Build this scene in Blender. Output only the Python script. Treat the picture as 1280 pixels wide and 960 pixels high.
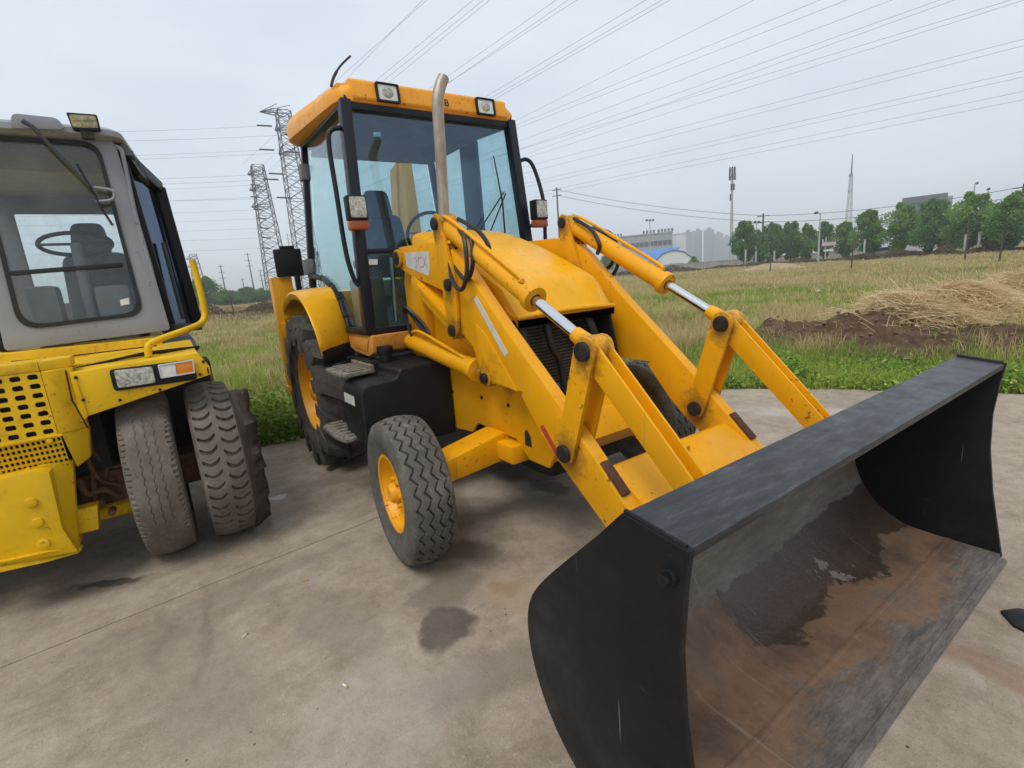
import bpy, bmesh, math, random
import numpy as np
from mathutils import Vector, Matrix, noise as mnoise
random.seed(7); RNG = np.random.default_rng(7)
for o in list(bpy.data.objects): bpy.data.objects.remove(o)
scene = bpy.context.scene; COL = scene.collection
R_ = math.radians
# ------------------------------------------------------------------ camera
LOC = np.array([4.61996534, -1.94376608, 1.53706121]); F = 618.8557826
ROT = np.array([[0.5706790610691382, 0.8173392012507104, -0.0792593171563858],
                [0.12917136770248305, -0.18466727844088807, -0.9742755021240683],
                [-0.8109501630945738, 0.5457605943745711, -0.2109625715732487]])
cam = bpy.data.cameras.new('camera'); cam.sensor_width = 36; cam.lens = F / 1280 * 36
cam.clip_start = 0.05; cam.clip_end = 20000
camo = bpy.data.objects.new('camera', cam); COL.objects.link(camo); scene.camera = camo
r, d, f = ROT
camo.matrix_world = Matrix([[r[0], -d[0], -f[0], LOC[0]], [r[1], -d[1], -f[1], LOC[1]], [r[2], -d[2], -f[2], LOC[2]], [0, 0, 0, 1]])
# ------------------------------------------------------------------ sky, sun, exposure
SUN_EL, SUN_AZ = R_(58), R_(150)      # azimuth from +Y clockwise
w = bpy.data.worlds.new('World'); scene.world = w; w.use_nodes = True
nt = w.node_tree; nt.nodes.clear()
out = nt.nodes.new('ShaderNodeOutputWorld'); bg = nt.nodes.new('ShaderNodeBackground')
sky = nt.nodes.new('ShaderNodeTexSky'); sky.sky_type = 'NISHITA'; sky.sun_disc = False
sky.sun_elevation = SUN_EL; sky.sun_rotation = SUN_AZ; sky.air_density = 1.0; sky.dust_density = 4.0
hs = nt.nodes.new('ShaderNodeHueSaturation'); hs.inputs['Saturation'].default_value = 0.35
tc = nt.nodes.new('ShaderNodeTexCoord'); ns = nt.nodes.new('ShaderNodeTexNoise')
mp = nt.nodes.new('ShaderNodeMapping'); mp.inputs['Scale'].default_value = (1.6, 1.6, 4.5)
nt.links.new(tc.outputs['Generated'], mp.inputs[0]); nt.links.new(mp.outputs[0], ns.inputs['Vector'])
ns.inputs['Scale'].default_value = 1.5; ns.inputs['Detail'].default_value = 4
cr = nt.nodes.new('ShaderNodeValToRGB')
cr.color_ramp.elements[0].position = 0.3; cr.color_ramp.elements[0].color = (6.1, 6.85, 7.9, 1)
cr.color_ramp.elements[1].position = 0.75; cr.color_ramp.elements[1].color = (7.5, 8.05, 8.8, 1)
nt.links.new(ns.outputs['Fac'], cr.inputs[0])
mx = nt.nodes.new('ShaderNodeMixRGB'); mx.inputs[0].default_value = 0.88      # overcast deck over the clear-sky model
nt.links.new(sky.outputs[0], hs.inputs['Color']); nt.links.new(hs.outputs[0], mx.inputs[1]); nt.links.new(cr.outputs[0], mx.inputs[2])
nt.links.new(mx.outputs[0], bg.inputs[0]); bg.inputs[1].default_value = 0.1
nt.links.new(bg.outputs[0], out.inputs[0])
sun = bpy.data.lights.new('sun', 'SUN'); sun.energy = 1.5; sun.angle = R_(25); sun.color = (1, .965, .91)
suno = bpy.data.objects.new('sun', sun); COL.objects.link(suno)
dv = Vector((math.sin(SUN_AZ) * math.cos(SUN_EL), math.cos(SUN_AZ) * math.cos(SUN_EL), math.sin(SUN_EL)))
suno.rotation_euler = dv.to_track_quat('Z', 'Y').to_euler()
vs = scene.view_settings; vs.view_transform = 'Standard'; vs.look = 'None'; vs.exposure = 0.30; vs.gamma = 1
cy_ = scene.cycles; cy_.transparent_max_bounces = 24; cy_.max_bounces = 6; cy_.diffuse_bounces = 3; cy_.glossy_bounces = 3; cy_.transmission_bounces = 3; cy_.volume_bounces = 1

# ------------------------------------------------------------------ pixel helpers
def ray(px, py): return ROT.T @ np.array([(px - 640) / F, (py - 480) / F, 1.0])
def bp(px, py, ax, v):
    q = ray(px, py); t = (v - LOC[ax]) / q[ax]; return LOC + t * q
def PX(px, py, x): return tuple(bp(px, py, 0, x))
def PY(px, py, y): return tuple(bp(px, py, 1, y))
def PZ(px, py, z=0.0): return tuple(bp(px, py, 2, z))
def at(px, py, dist):
    q = ray(px, py); h = math.hypot(q[0], q[1]); return LOC + q * dist / h
def proj(X):
    c = ROT @ (np.asarray(X, float) - LOC); return 640 + F * c[0] / c[2], 480 + F * c[1] / c[2], c[2]

# ------------------------------------------------------------------ materials
MATS = {}
def lk(t, a, b): t.links.new(a, b)
class NT:
    def __init__(s, name):
        s.m = bpy.data.materials.new(name); s.m.use_nodes = True; s.t = s.m.node_tree
        s.b = s.t.nodes['Principled BSDF']; s.o = s.t.nodes['Material Output']
        s.tc = s.t.nodes.new('ShaderNodeTexCoord'); s.v = s.tc.outputs['Object']
    def n(s, k): return s.t.nodes.new(k)
    def link(s, a, b): s.t.links.new(a, b)
    def noise(s, scale, detail=5, rough=.6, vec=None, dist=0):
        n = s.n('ShaderNodeTexNoise'); n.inputs['Scale'].default_value = scale; n.inputs['Detail'].default_value = detail
        n.inputs['Roughness'].default_value = rough; n.inputs['Distortion'].default_value = dist
        s.link(vec or s.v, n.inputs['Vector']); return n.outputs['Fac']
    def scaled(s, sc):
        m = s.n('ShaderNodeMapping'); m.inputs['Scale'].default_value = sc; s.link(s.v, m.inputs[0]); return m.outputs[0]
    def ramp(s, fac, stops):
        c = s.n('ShaderNodeValToRGB'); e = c.color_ramp.elements
        while len(e) < len(stops): e.new(.5)
        for k, (p, col) in zip(e, stops):
            k.position = p; k.color = col if len(col) == 4 else (*col, 1)
        s.link(fac, c.inputs[0]); return c.outputs[0]
    def step(s, fac, a, b):
        m = s.n('ShaderNodeMapRange'); m.inputs[1].default_value = a; m.inputs[2].default_value = b; m.interpolation_type = 'SMOOTHSTEP'
        s.link(fac, m.inputs[0]); return m.outputs[0]
    def math(s, op, a, b=None):
        m = s.n('ShaderNodeMath'); m.operation = op
        for i, x in enumerate((a, b)):
            if x is None: continue
            if isinstance(x, (int, float)): m.inputs[i].default_value = x
            else: s.link(x, m.inputs[i])
        return m.outputs[0]
    def mix(s, fac, a, b, mode='MIX'):
        m = s.n('ShaderNodeMixRGB'); m.blend_type = mode
        for i, x in ((0, fac), (1, a), (2, b)):
            if isinstance(x, (int, float)): m.inputs[i].default_value = x
            elif isinstance(x, tuple): m.inputs[i].default_value = (*x, 1)[:4]
            else: s.link(x, m.inputs[i])
        return m.outputs[0]
    def bump(s, h, strength=.3, dist=.01):
        b = s.n('ShaderNodeBump'); b.inputs['Strength'].default_value = strength; b.inputs['Distance'].default_value = dist
        s.link(h, b.inputs['Height']); s.link(b.outputs[0], s.b.inputs['Normal'])
    def base(s, c):
        if isinstance(c, tuple): s.b.inputs['Base Color'].default_value = (*c, 1)[:4]
        else: s.link(c, s.b.inputs['Base Color'])
    def rough(s, v):
        if isinstance(v, (int, float)): s.b.inputs['Roughness'].default_value = v
        else: s.link(v, s.b.inputs['Roughness'])
def done(s, key): MATS[key] = s.m; return s.m
def simple(key, col, rough=.5, metal=0, var=.12, scale=9, bump=0, bscale=120, spec=.5):
    s = NT(key); n = s.noise(scale, 6)
    dark = tuple(c * (1 - var * 2) for c in col); lite = tuple(min(1, c * (1 + var)) for c in col)
    s.base(s.ramp(n, [(.25, dark), (.75, lite)])); s.rough(s.ramp(s.noise(scale * 2.3), [(.3, (rough * .8,) * 3), (.7, (min(1, rough * 1.25),) * 3)]))
    s.b.inputs['Metallic'].default_value = metal; s.b.inputs['Specular IOR Level'].default_value = spec
    if bump: s.bump(s.noise(bscale, 3), bump, .004)
    return done(s, key)
def paint(key, col, dirt=(.12, .06, .02), dlo=.60, dhi=.78, rough=.38, chips=True, fade=.08):
    """weathered machine paint: tone drift, dust film, streaks down, rust chips"""
    s = NT(key)
    c = s.ramp(s.noise(2.2, 5), [(.3, tuple(x * (1 - fade * 1.6) for x in col)), (.7, tuple(min(1, x * (1 + fade)) for x in col))])
    c = s.mix(s.math('MULTIPLY', s.step(s.noise(6, 7, .7), .48, .8), .35), c, tuple(x * .5 + y * .5 for x, y in zip(col, (.35, .24, .1))))
    st = s.step(s.noise(1.0, 6, .65, s.scaled((22, 22, 1.6))), .58, .8)
    c = s.mix(s.math('MULTIPLY', st, .5), c, (.24, .13, .04))
    c = s.mix(s.math('MULTIPLY', s.step(s.noise(17, 7, .8), .56, .72), .30), c, tuple(x * .45 + y for x, y in zip(col, (.06, .04, .02))))
    c = s.mix(s.math('MULTIPLY', s.step(s.noise(11, 7, .75), .58, .74), .25), c, tuple(min(1, x * .85 + y) for x, y in zip(col, (.10, .16, .16))))
    if chips:
        ch = s.math('MULTIPLY', s.step(s.noise(34, 5, .65), .62, .65), s.step(s.noise(3.1, 3), .47, .58))
        c = s.mix(s.math('MULTIPLY', ch, .85), c, dirt)
    if key == 'yellow':
        sx = s.n('ShaderNodeSeparateXYZ'); s.link(s.v, sx.inputs[0]); gn = s.noise(22, 6, .75); tot = None
        for qx, qz, rr in ((1.88, 1.875, .10), (1.97, 1.52, .09), (1.96, 1.25, .11), (3.10, 1.21, .10), (2.94, .72, .13), (2.26, .99, .11), (1.225, 1.725, .10), (3.66, .66, .12)):
            dx_ = s.math('SUBTRACT', sx.outputs[0], qx); dz_ = s.math('MULTIPLY', s.math('SUBTRACT', sx.outputs[2], qz - .02), .75)
            dd = s.math('SQRT', s.math('ADD', s.math('MULTIPLY', dx_, dx_), s.math('MULTIPLY', dz_, dz_)))
            k = s.step(s.math('ADD', dd, s.math('MULTIPLY', s.math('SUBTRACT', gn, .5), .22)), rr, rr * .35); tot = k if tot is None else s.math('MAXIMUM', tot, k)
        c = s.mix(s.math('MULTIPLY', tot, .6), c, (.13, .065, .02))
    blot = s.step(s.noise(4.2, 8, .72, None, .4), dlo, dhi)
    c = s.mix(s.math('MULTIPLY', blot, .45), c, dirt)
    s.base(c); s.rough(s.ramp(s.noise(7, 6), [(.3, (rough * .75,) * 3), (.75, (rough * 1.5,) * 3)]))
    s.bump(s.noise(26, 3), .06, .004); s.b.inputs['Specular IOR Level'].default_value = .3
    return done(s, key)
paint('yellow', (.80, .36, .002))
paint('hood_yellow', (.83, .40, .004), dlo=.66, dhi=.85, rough=.33)
paint('roof_orange', (.80, .33, .022), rough=.42, dlo=.66, dhi=.9)
paint('sill_orange', (.66, .28, .045), rough=.5)
paint('roller_yellow', (.73, .44, .004), dirt=(.14, .070, .022), dlo=.52, dhi=.70, rough=.48, fade=.12)
paint('roller_grey', (.27, .28, .31), dirt=(.2, .13, .08), rough=.5, dlo=.62)
simple('black_paint', (.010, .010, .011), .45, 0, .3, 7, spec=.3)
simple('black_plastic', (.011, .011, .012), .5, 0, .35, 12, .15, 260, spec=.28)
simple('frame_navy', (.006, .008, .016), .38, 0, .2, 8, spec=.35)
simple('rubber_seal', (.012, .012, .013), .6)
simple('hose', (.014, .014, .015), .45)
simple('dark_cavity', (.015, .014, .013), .85, 0, .3)
simple('radiator', (.11, .10, .09), .55, .3, .3, 20)
simple('grease_steel', (.05, .045, .04), .5, .6, .4, 30)
simple('chrome', (.72, .74, .77), .14, 1, .04)
simple('zinc', (.42, .42, .42), .45, .7, .2)
simple('lens_white', (.72, .72, .66), .12, 0, .1, 40)
simple('lens_amber', (.75, .22, .02), .2, 0, .1)
simple('lens_red', (.33, .075, .02), .3)
simple('led_lens', (.40, .36, .20), .25, 0, .35, 55)
simple('lamp_lens', (.50, .50, .42), .2, 0, .4, 60)
simple('seat_fabric', (.10, .11, .12), .85, 0, .2, 20)
simple('interior_grey', (.17, .175, .18), .7)
simple('interior_cream', (.45, .36, .22), .7)
simple('steel_light', (.45, .42, .36), .55, .5, .25, 18)
simple('step_grip', (.23, .20, .16), .75, .2, .35, 30, .3)
simple('decal_white', (.62, .60, .56), .5, 0, .12, 14)
simple('decal_pink', (.62, .42, .46), .5)
simple('decal_red', (.45, .05, .03), .5)
simple('sticker_blue', (.02, .32, .55), .4)
simple('paper', (.75, .75, .73), .6)
simple('concrete_pole', (.42, .42, .40), .8)
simple('steel_grey', (.05, .053, .06), .65, 0)
simple('wire', (.10, .105, .115), .6)
simple('insulator', (.03, .03, .035), .4)
simple('bldg_grey', (.30, .31, .33), .8, 0, .08, .4)
simple('bldg_white', (.62, .64, .66), .8, 0, .06, .3)
simple('bldg_glass', (.06, .075, .09), .3)
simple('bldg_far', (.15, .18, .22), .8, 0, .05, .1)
simple('bldg_dark', (.10, .115, .13), .7, 0, .1, .2)
simple('roof_blue', (.04, .20, .52), .5, 0, .1, .4)
simple('car_white', (.75, .76, .77), .3)
simple('car_dark', (.03, .03, .035), .3)
simple('bark', (.10, .075, .055), .9, 0, .3, 12, .4, 60)
simple('wood_pole', (.09, .07, .055), .9)
simple('butt_white', (.72, .70, .64), .8)
simple('litter', (.60, .60, .58), .6)
simple('stone', (.34, .31, .27), .9, 0, .25, 14, .4, 40)
simple('rust_pad', (.10, .04, .018), .8, .1, .3, 30)
simple('rust_iron', (.16, .075, .03), .85, .1, .4, 22, .3, 70)
simple('straw_core', (.36, .24, .11), .95, 0, .35, 9, .8, 60)
simple('soil_clod', (.22, .14, .09), .95, 0, .4, 6, .5, 40)
simple('sand', (.36, .27, .15), .95, 0, .2, 2)
simple('butt_amber', (.50, .25, .08), .8)
simple('wall_low', (.33, .30, .28), .9, 0, .15, .6)

# worn exhaust
s = NT('exhaust'); n = s.noise(5, 6, .65, s.scaled((3, 3, .9)))
s.base(s.ramp(n, [(.25, (.20, .15, .105)), (.42, (.46, .42, .36)), (.6, (.33, .26, .19)), (.8, (.58, .56, .52))])); s.rough(.5); s.b.inputs['Metallic'].default_value = .55
s.bump(s.noise(70, 3), .15, .003); done(s, 'exhaust')
# tyres
def tyre_mat(key, a, b, c):
    s = NT(key); col = s.ramp(s.noise(5.5, 8, .7), [(.25, a), (.55, b), (.8, c)])
    col = s.mix(s.math('MULTIPLY', s.step(s.noise(40, 4), .52, .75), .4), col, c)
    s.base(col); s.rough(.82); s.bump(s.noise(90, 5, .7), .35, .004); s.b.inputs['Specular IOR Level'].default_value = .3
    return done(s, key)
tyre_mat('tyre', (.036, .033, .029), (.085, .076, .065), (.23, .20, .16))
tyre_mat('tyre_front', (.045, .042, .037), (.11, .10, .086), (.26, .235, .19))
tyre_mat('tyre_worn', (.075, .064, .052), (.145, .124, .10), (.26, .225, .18))
tyre_mat('tyre_flap', (.035, .029, .024), (.085, .07, .055), (.19, .155, .12))
# glass: tinted, thin
def glass(key, tint, ior=1.3, rough=.02, film=0, refl=(.85, .9, .95)):
    s = NT(key); s.t.nodes.remove(s.b)
    tr = s.n('ShaderNodeBsdfTransparent'); tr.inputs[0].default_value = (*tint, 1)
    g = s.n('ShaderNodeBsdfGlossy'); g.inputs['Roughness'].default_value = rough; g.inputs[0].default_value = (*refl, 1)
    lw = s.n('ShaderNodeLayerWeight'); lw.inputs[0].default_value = .5; f0 = ((ior - 1) / (ior + 1)) ** 2
    k5 = s.math('ADD', s.math('MULTIPLY', s.math('POWER', lw.outputs['Facing'], 5.0), .85), f0)
    a = s.n('ShaderNodeMixShader'); s.link(k5, a.inputs[0]); s.link(tr.outputs[0], a.inputs[1]); s.link(g.outputs[0], a.inputs[2])
    df = s.n('ShaderNodeBsdfDiffuse'); df.inputs[0].default_value = (.38, .40, .40, 1)
    b = s.n('ShaderNodeMixShader'); s.link(s.math('MULTIPLY', s.step(s.noise(3.5, 7, .7), .4, .8), film), b.inputs[0]); s.link(a.outputs[0], b.inputs[1]); s.link(df.outputs[0], b.inputs[2])
    s.link(b.outputs[0], s.o.inputs[0]); return done(s, key)
glass('glass_cab', (.83, .925, .92), 1.4, .015, .06)
glass('glass_wind', (.79, .87, .885), 1.7, .015, .07, (.5, .66, .95))
glass('glass_dark', (.66, .78, .78), 1.4, .02, .06)
glass('glass_roller', (.93, .955, .955), 1.45, .03, .10)
glass('glass_blue', (.30, .37, .48), 1.5, .03, .03, (.5, .6, .8))
# bucket steel
s = NT('bucket_black'); c = s.ramp(s.noise(3, 7, .7), [(.3, (.006, .006, .007)), (.55, (.012, .012, .013)), (.75, (.026, .025, .025))])
c = s.mix(s.math('MULTIPLY', s.step(s.noise(1.2, 6, .6, s.scaled((9, 9, 30))), .66, .72), .3), c, (.10, .07, .055))
for rot_, th_ in ((.9, .735), (-.5, .75), (.3, .76)):
    mm = s.n('ShaderNodeMapping'); mm.inputs['Rotation'].default_value = (0, rot_, 0); mm.inputs['Scale'].default_value = (46, 46, 1.6); s.link(s.v, mm.inputs[0])
    c = s.mix(s.math('MULTIPLY', s.step(s.noise(1.0, 2, .5, mm.outputs[0]), th_, th_ + .015), .55), c, (.22, .19, .16))
s.base(c); s.rough(s.ramp(s.noise(9), [(.3, (.34,) * 3), (.7, (.6,) * 3)])); s.bump(s.noise(45, 4), .12, .004); s.b.inputs['Specular IOR Level'].default_value = .22; done(s, 'bucket_black')
s = NT('bucket_top'); c = s.ramp(s.noise(6, 8, .78, s.scaled((7, 1.2, 7))), [(.3, (.010, .0105, .012)), (.5, (.024, .025, .028)), (.62, (.050, .052, .057)), (.8, (.12, .122, .13))])
s.base(c); s.rough(s.ramp(s.noise(9), [(.3, (.3,) * 3), (.7, (.55,) * 3)])); s.bump(s.noise(60, 4), .12, .003); done(s, 'bucket_top')
s = NT('bucket_steel')
geo = s.n('ShaderNodeSeparateXYZ'); s.link(s.v, geo.inputs[0]); Xc, Yc, Zc = geo.outputs
n1 = s.noise(3.2, 8, .68); n2 = s.noise(1.3, 7, .62, None, .6); n3 = s.noise(90, 4, .7); n4 = s.noise(14, 8, .75)
worn = s.ramp(s.noise(5, 8, .78, s.scaled((1.2, .5, 2.2))), [(.25, (.075, .062, .052)), (.5, (.16, .135, .11)), (.75, (.29, .25, .21))])
rust = s.ramp(n1, [(.22, (.060, .036, .026)), (.42, (.13, .078, .050)), (.55, (.22, .125, .072)), (.68, (.16, .115, .085)), (.84, (.36, .19, .085))])
rust = s.mix(s.math('MULTIPLY', s.step(n4, .45, .7), .5), rust, (.12, .085, .062))
# paint left in the upper back, bare worn band below it, damp patch low on the back, rust on the floor
arc = s.math('SUBTRACT', Zc, s.math('MULTIPLY', s.math('SUBTRACT', Xc, 3.6), .5))
n6 = s.noise(2.4, 9, .7, s.scaled((1, 1, 1)), .3)
hz = s.math('ADD', arc, s.math('ADD', s.math('MULTIPLY', s.math('SUBTRACT', n2, .5), .30), s.math('MULTIPLY', s.math('SUBTRACT', n6, .5), .22)))
c = s.mix(s.step(hz, .16, .19), rust, worn)
c = s.mix(s.math('MULTIPLY', s.step(hz, .45, .50), .9), c, s.ramp(n4, [(.3, (.022, .021, .021)), (.55, (.05, .046, .043)), (.8, (.10, .088, .078))]))
yy = s.math('ADD', Yc, s.math('MULTIPLY', s.math('SUBTRACT', n2, .5), 1.5))
wet = s.math('MULTIPLY', s.step(yy, -.46, -.43), s.math('MULTIPLY', s.step(hz, -.055, -.045), s.math('SUBTRACT', 1.0, s.step(hz, .215, .225))))
c = s.mix(s.math('MULTIPLY', wet, .82), c, s.ramp(n4, [(.3, (.030, .021, .016)), (.7, (.066, .047, .035))]))
edge = s.step(hz, -.155, -.19)
c = s.mix(s.math('MULTIPLY', edge, .85), c, s.ramp(s.noise(9, 9, .82, s.scaled((3, .6, 1))), [(.32, (.030, .028, .027)), (.48, (.10, .092, .085)), (.62, (.19, .17, .15)), (.8, (.12, .085, .06))]))
pt = s.math('MULTIPLY', s.step(s.noise(3.4, 7, .75), .64, .655), s.step(hz, .12, .05))
c = s.mix(s.math('MULTIPLY', pt, .6), c, (.34, .30, .265))
sc_ = s.step(s.noise(1.0, 3, .6, s.scaled((1.2, 60, 1.2))), .64, .68)
c = s.mix(s.math('MULTIPLY', sc_, .35), c, (.30, .26, .22))
c = s.mix(s.math('MULTIPLY', s.step(n3, .5, .75), .35), c, (.20, .16, .125))
s.base(c); s.rough(s.mix(wet, s.ramp(n3, [(.3, (.5,) * 3), (.7, (.8,) * 3)]), (.33, .33, .33))); s.b.inputs['Metallic'].default_value = .1
s.bump(s.noise(55, 6, .75), .5, .006); done(s, 'bucket_steel')
# concrete with shaped stains
def concrete():
    s = NT('concrete'); n = s.noise(.9, 8, .62); n2 = s.noise(7, 8, .74); n3 = s.noise(150, 4, .75); n5 = s.noise(32, 7, .78)
    c = s.ramp(n, [(.28, (.195, .150, .106)), (.5, (.325, .262, .194)), (.74, (.46, .395, .315))])
    c = s.mix(.5, c, s.ramp(n2, [(.30, (.135, .102, .072)), (.5, (.32, .258, .19)), (.72, (.49, .425, .34))]))
    sw = s.noise(2.2, 9, .72, s.scaled((1.7, .75, 1)), 1.2)      # trowel swirls across the slab
    c = s.mix(s.math('MULTIPLY', s.step(sw, .53, .72), .38), c, (.48, .43, .365))
    c = s.mix(s.math('MULTIPLY', s.step(sw, .46, .30), .42), c, (.16, .128, .096))
    c = s.mix(s.math('MULTIPLY', s.step(n5, .54, .72), .45), c, (.13, .105, .08))
    c = s.mix(s.math('MULTIPLY', s.step(n5, .44, .30), .35), c, (.50, .45, .39))
    c = s.mix(s.math('MULTIPLY', s.step(n3, .52, .7), .6), c, (.085, .068, .052))
    c = s.mix(s.math('MULTIPLY', s.step(s.noise(60, 5, .8), .57, .66), .5), c, (.50, .455, .40))
    c = s.mix(s.math('MULTIPLY', s.step(s.noise(17, 8, .8), .60, .68), .5), c, (.105, .085, .066))
    gr = s.n('ShaderNodeTexVoronoi'); gr.inputs['Scale'].default_value = 13; s.link(s.v, gr.inputs['Vector'])
    c = s.mix(s.math('MULTIPLY', s.step(gr.outputs['Distance'], .085, .05), s.step(s.noise(2, 3), .5, .6)), c, (.06, .047, .036))
    wob = s.n('ShaderNodeTexNoise'); wob.inputs['Scale'].default_value = 5; wob.inputs['Detail'].default_value = 6
    s.link(s.v, wob.inputs['Vector'])
    va = s.n('ShaderNodeVectorMath'); va.operation = 'MULTIPLY_ADD'; va.inputs[1].default_value = (.28,) * 3
    s.link(wob.outputs['Color'], va.inputs[0]); s.link(s.v, va.inputs[2])
    def stain(x, y, rx, ry, rot, col, amt, soft=.55):
        nonlocal c
        m = s.n('ShaderNodeMapping'); m.vector_type = 'TEXTURE'; m.inputs['Location'].default_value = (x + .14, y + .14, .14)
        m.inputs['Rotation'].default_value = (0, 0, rot); m.inputs['Scale'].default_value = (rx, ry, 5)
        s.link(va.outputs[0], m.inputs[0])
        l = s.n('ShaderNodeVectorMath'); l.operation = 'LENGTH'; s.link(m.outputs[0], l.inputs[0])
        k = s.step(l.outputs['Value'], 1.0, 1 - soft)
        k = s.math('MULTIPLY', k, s.math('MULTIPLY', s.ramp(n2, [(.2, (.6,) * 3), (.7, (1,) * 3)]), amt))
        c = s.mix(k, c, col)
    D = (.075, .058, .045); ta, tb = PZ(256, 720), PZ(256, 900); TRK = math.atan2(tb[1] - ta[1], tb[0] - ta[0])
    for a in ((555, 783, .16, .13, 0, D, .95, .4), (590, 690, .30, .16, .5, D, .8), (560, 735, .22, .3, .2, (.12, .095, .075), .6), (655, 590, .5, .28, .4, (.035, .028, .022), .95),  # first entry: a pothole's dark hollow put into the colour
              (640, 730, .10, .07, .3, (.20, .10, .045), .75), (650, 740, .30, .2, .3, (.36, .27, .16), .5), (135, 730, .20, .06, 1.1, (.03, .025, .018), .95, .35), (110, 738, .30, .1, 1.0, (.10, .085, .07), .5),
              (700, 640, .4, .3, .2, (.15, .12, .10), .5), (345, 620, .11, .05, 1.2, (.62, .60, .58), .85, .3), (950, 900, .3, .2, .2, (.14, .11, .09), .4), (1230, 830, .25, .12, .3, (.25, .12, .07), .5),
              (620, 840, .18, .4, -.3, (.14, .115, .095), .55), (420, 780, .5, .22, .2, (.20, .175, .145), .45), (250, 860, .7, .3, .2, (.22, .19, .155), .45), (290, 740, .12, .9, .12, (.17, .15, .125), .45),
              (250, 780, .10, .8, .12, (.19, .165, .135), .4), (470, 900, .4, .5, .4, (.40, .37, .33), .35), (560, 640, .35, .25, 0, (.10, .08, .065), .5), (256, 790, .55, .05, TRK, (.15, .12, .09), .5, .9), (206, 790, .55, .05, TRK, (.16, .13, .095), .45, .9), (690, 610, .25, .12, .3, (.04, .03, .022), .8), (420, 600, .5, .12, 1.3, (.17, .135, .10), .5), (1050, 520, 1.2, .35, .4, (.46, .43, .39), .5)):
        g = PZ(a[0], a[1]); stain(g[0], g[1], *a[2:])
    # fine cracks
    v = s.n('ShaderNodeTexVoronoi'); v.feature = 'DISTANCE_TO_EDGE'; v.inputs['Scale'].default_value = .21
    s.link(va.outputs[0], v.inputs['Vector'])
    ck = s.math('MULTIPLY', s.step(v.outputs['Distance'], .0012, .0003), s.step(s.noise(.8, 2), .58, .66))
    c = s.mix(s.math('MULTIPLY', ck, .6), c, (.05, .042, .035))
    s.base(c); s.rough(s.ramp(n, [(.3, (.62,) * 3), (.7, (.85,) * 3)])); s.b.inputs['Specular IOR Level'].default_value = .35
    s.bump(s.math('ADD', s.math('MULTIPLY', n2, .9), s.math('ADD', s.math('MULTIPLY', n5, .5), s.math('MULTIPLY', n3, .35))), .5, .012)
    return done(s, 'concrete')
concrete()
simple('joint_dirt', (.05, .042, .034), .95)
# field soil and turf
s = NT('field'); n = s.noise(.22, 6, .6); n2 = s.noise(2.6, 8, .7)
c = s.ramp(n, [(.3, (.13, .18, .045)), (.46, (.19, .205, .07)), (.62, (.25, .225, .095)), (.8, (.15, .19, .05))])
c = s.mix(.45, c, s.ramp(n2, [(.25, (.055, .045, .022)), (.5, (.19, .145, .065)), (.75, (.30, .235, .12))]))
at_ = s.n('ShaderNodeAttribute'); at_.attribute_name = 'soil'
so = s.ramp(s.noise(5, 8, .72), [(.28, (.065, .040, .024)), (.5, (.18, .112, .068)), (.75, (.34, .235, .15))])
c = s.mix(at_.outputs['Fac'], c, so)
s.base(c); s.rough(.95); s.bump(s.noise(9, 9, .82), 1.0, .12); s.b.inputs['Specular IOR Level'].default_value = .1; done(s, 'field')
def leafy(key, cols, trans=.35):
    s = NT(key); i = s.n('ShaderNodeAttribute'); i.attribute_name = 'rnd'
    k = len(cols)
    col = s.ramp(i.outputs['Fac'], [(j / (k - 1), c) for j, c in enumerate(cols)])
    s.base(col); s.rough(.7); s.b.inputs['Specular IOR Level'].default_value = .2
    tl = s.n('ShaderNodeBsdfTranslucent'); s.link(col, tl.inputs[0]); mxs = s.n('ShaderNodeMixShader'); mxs.inputs[0].default_value = trans
    s.link(s.b.outputs[0], mxs.inputs[1]); s.link(tl.outputs[0], mxs.inputs[2]); s.link(mxs.outputs[0], s.o.inputs[0])
    return done(s, key)
leafy('dry_grass', [(.36, .27, .11), (.50, .39, .18), (.60, .48, .26), (.42, .38, .15)])
leafy('green_grass', [(.16, .25, .04), (.25, .35, .055), (.37, .43, .09), (.48, .45, .15)])
leafy('weed_leaf', [(.10, .20, .03), (.18, .32, .045), (.29, .42, .07), (.38, .45, .11)])
leafy('straw', [(.48, .34, .17), (.64, .49, .27), (.78, .63, .39), (.42, .30, .17)])
leafy('tree_leaf', [(.08, .18, .06), (.13, .27, .08), (.20, .35, .10)], .45)
leafy('tree_leaf_light', [(.11, .22, .05), (.17, .31, .07), (.25, .39, .10)], .45)
leafy('bush_brown', [(.10, .07, .05), (.15, .105, .07), (.13, .12, .055)])
M = MATS

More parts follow.
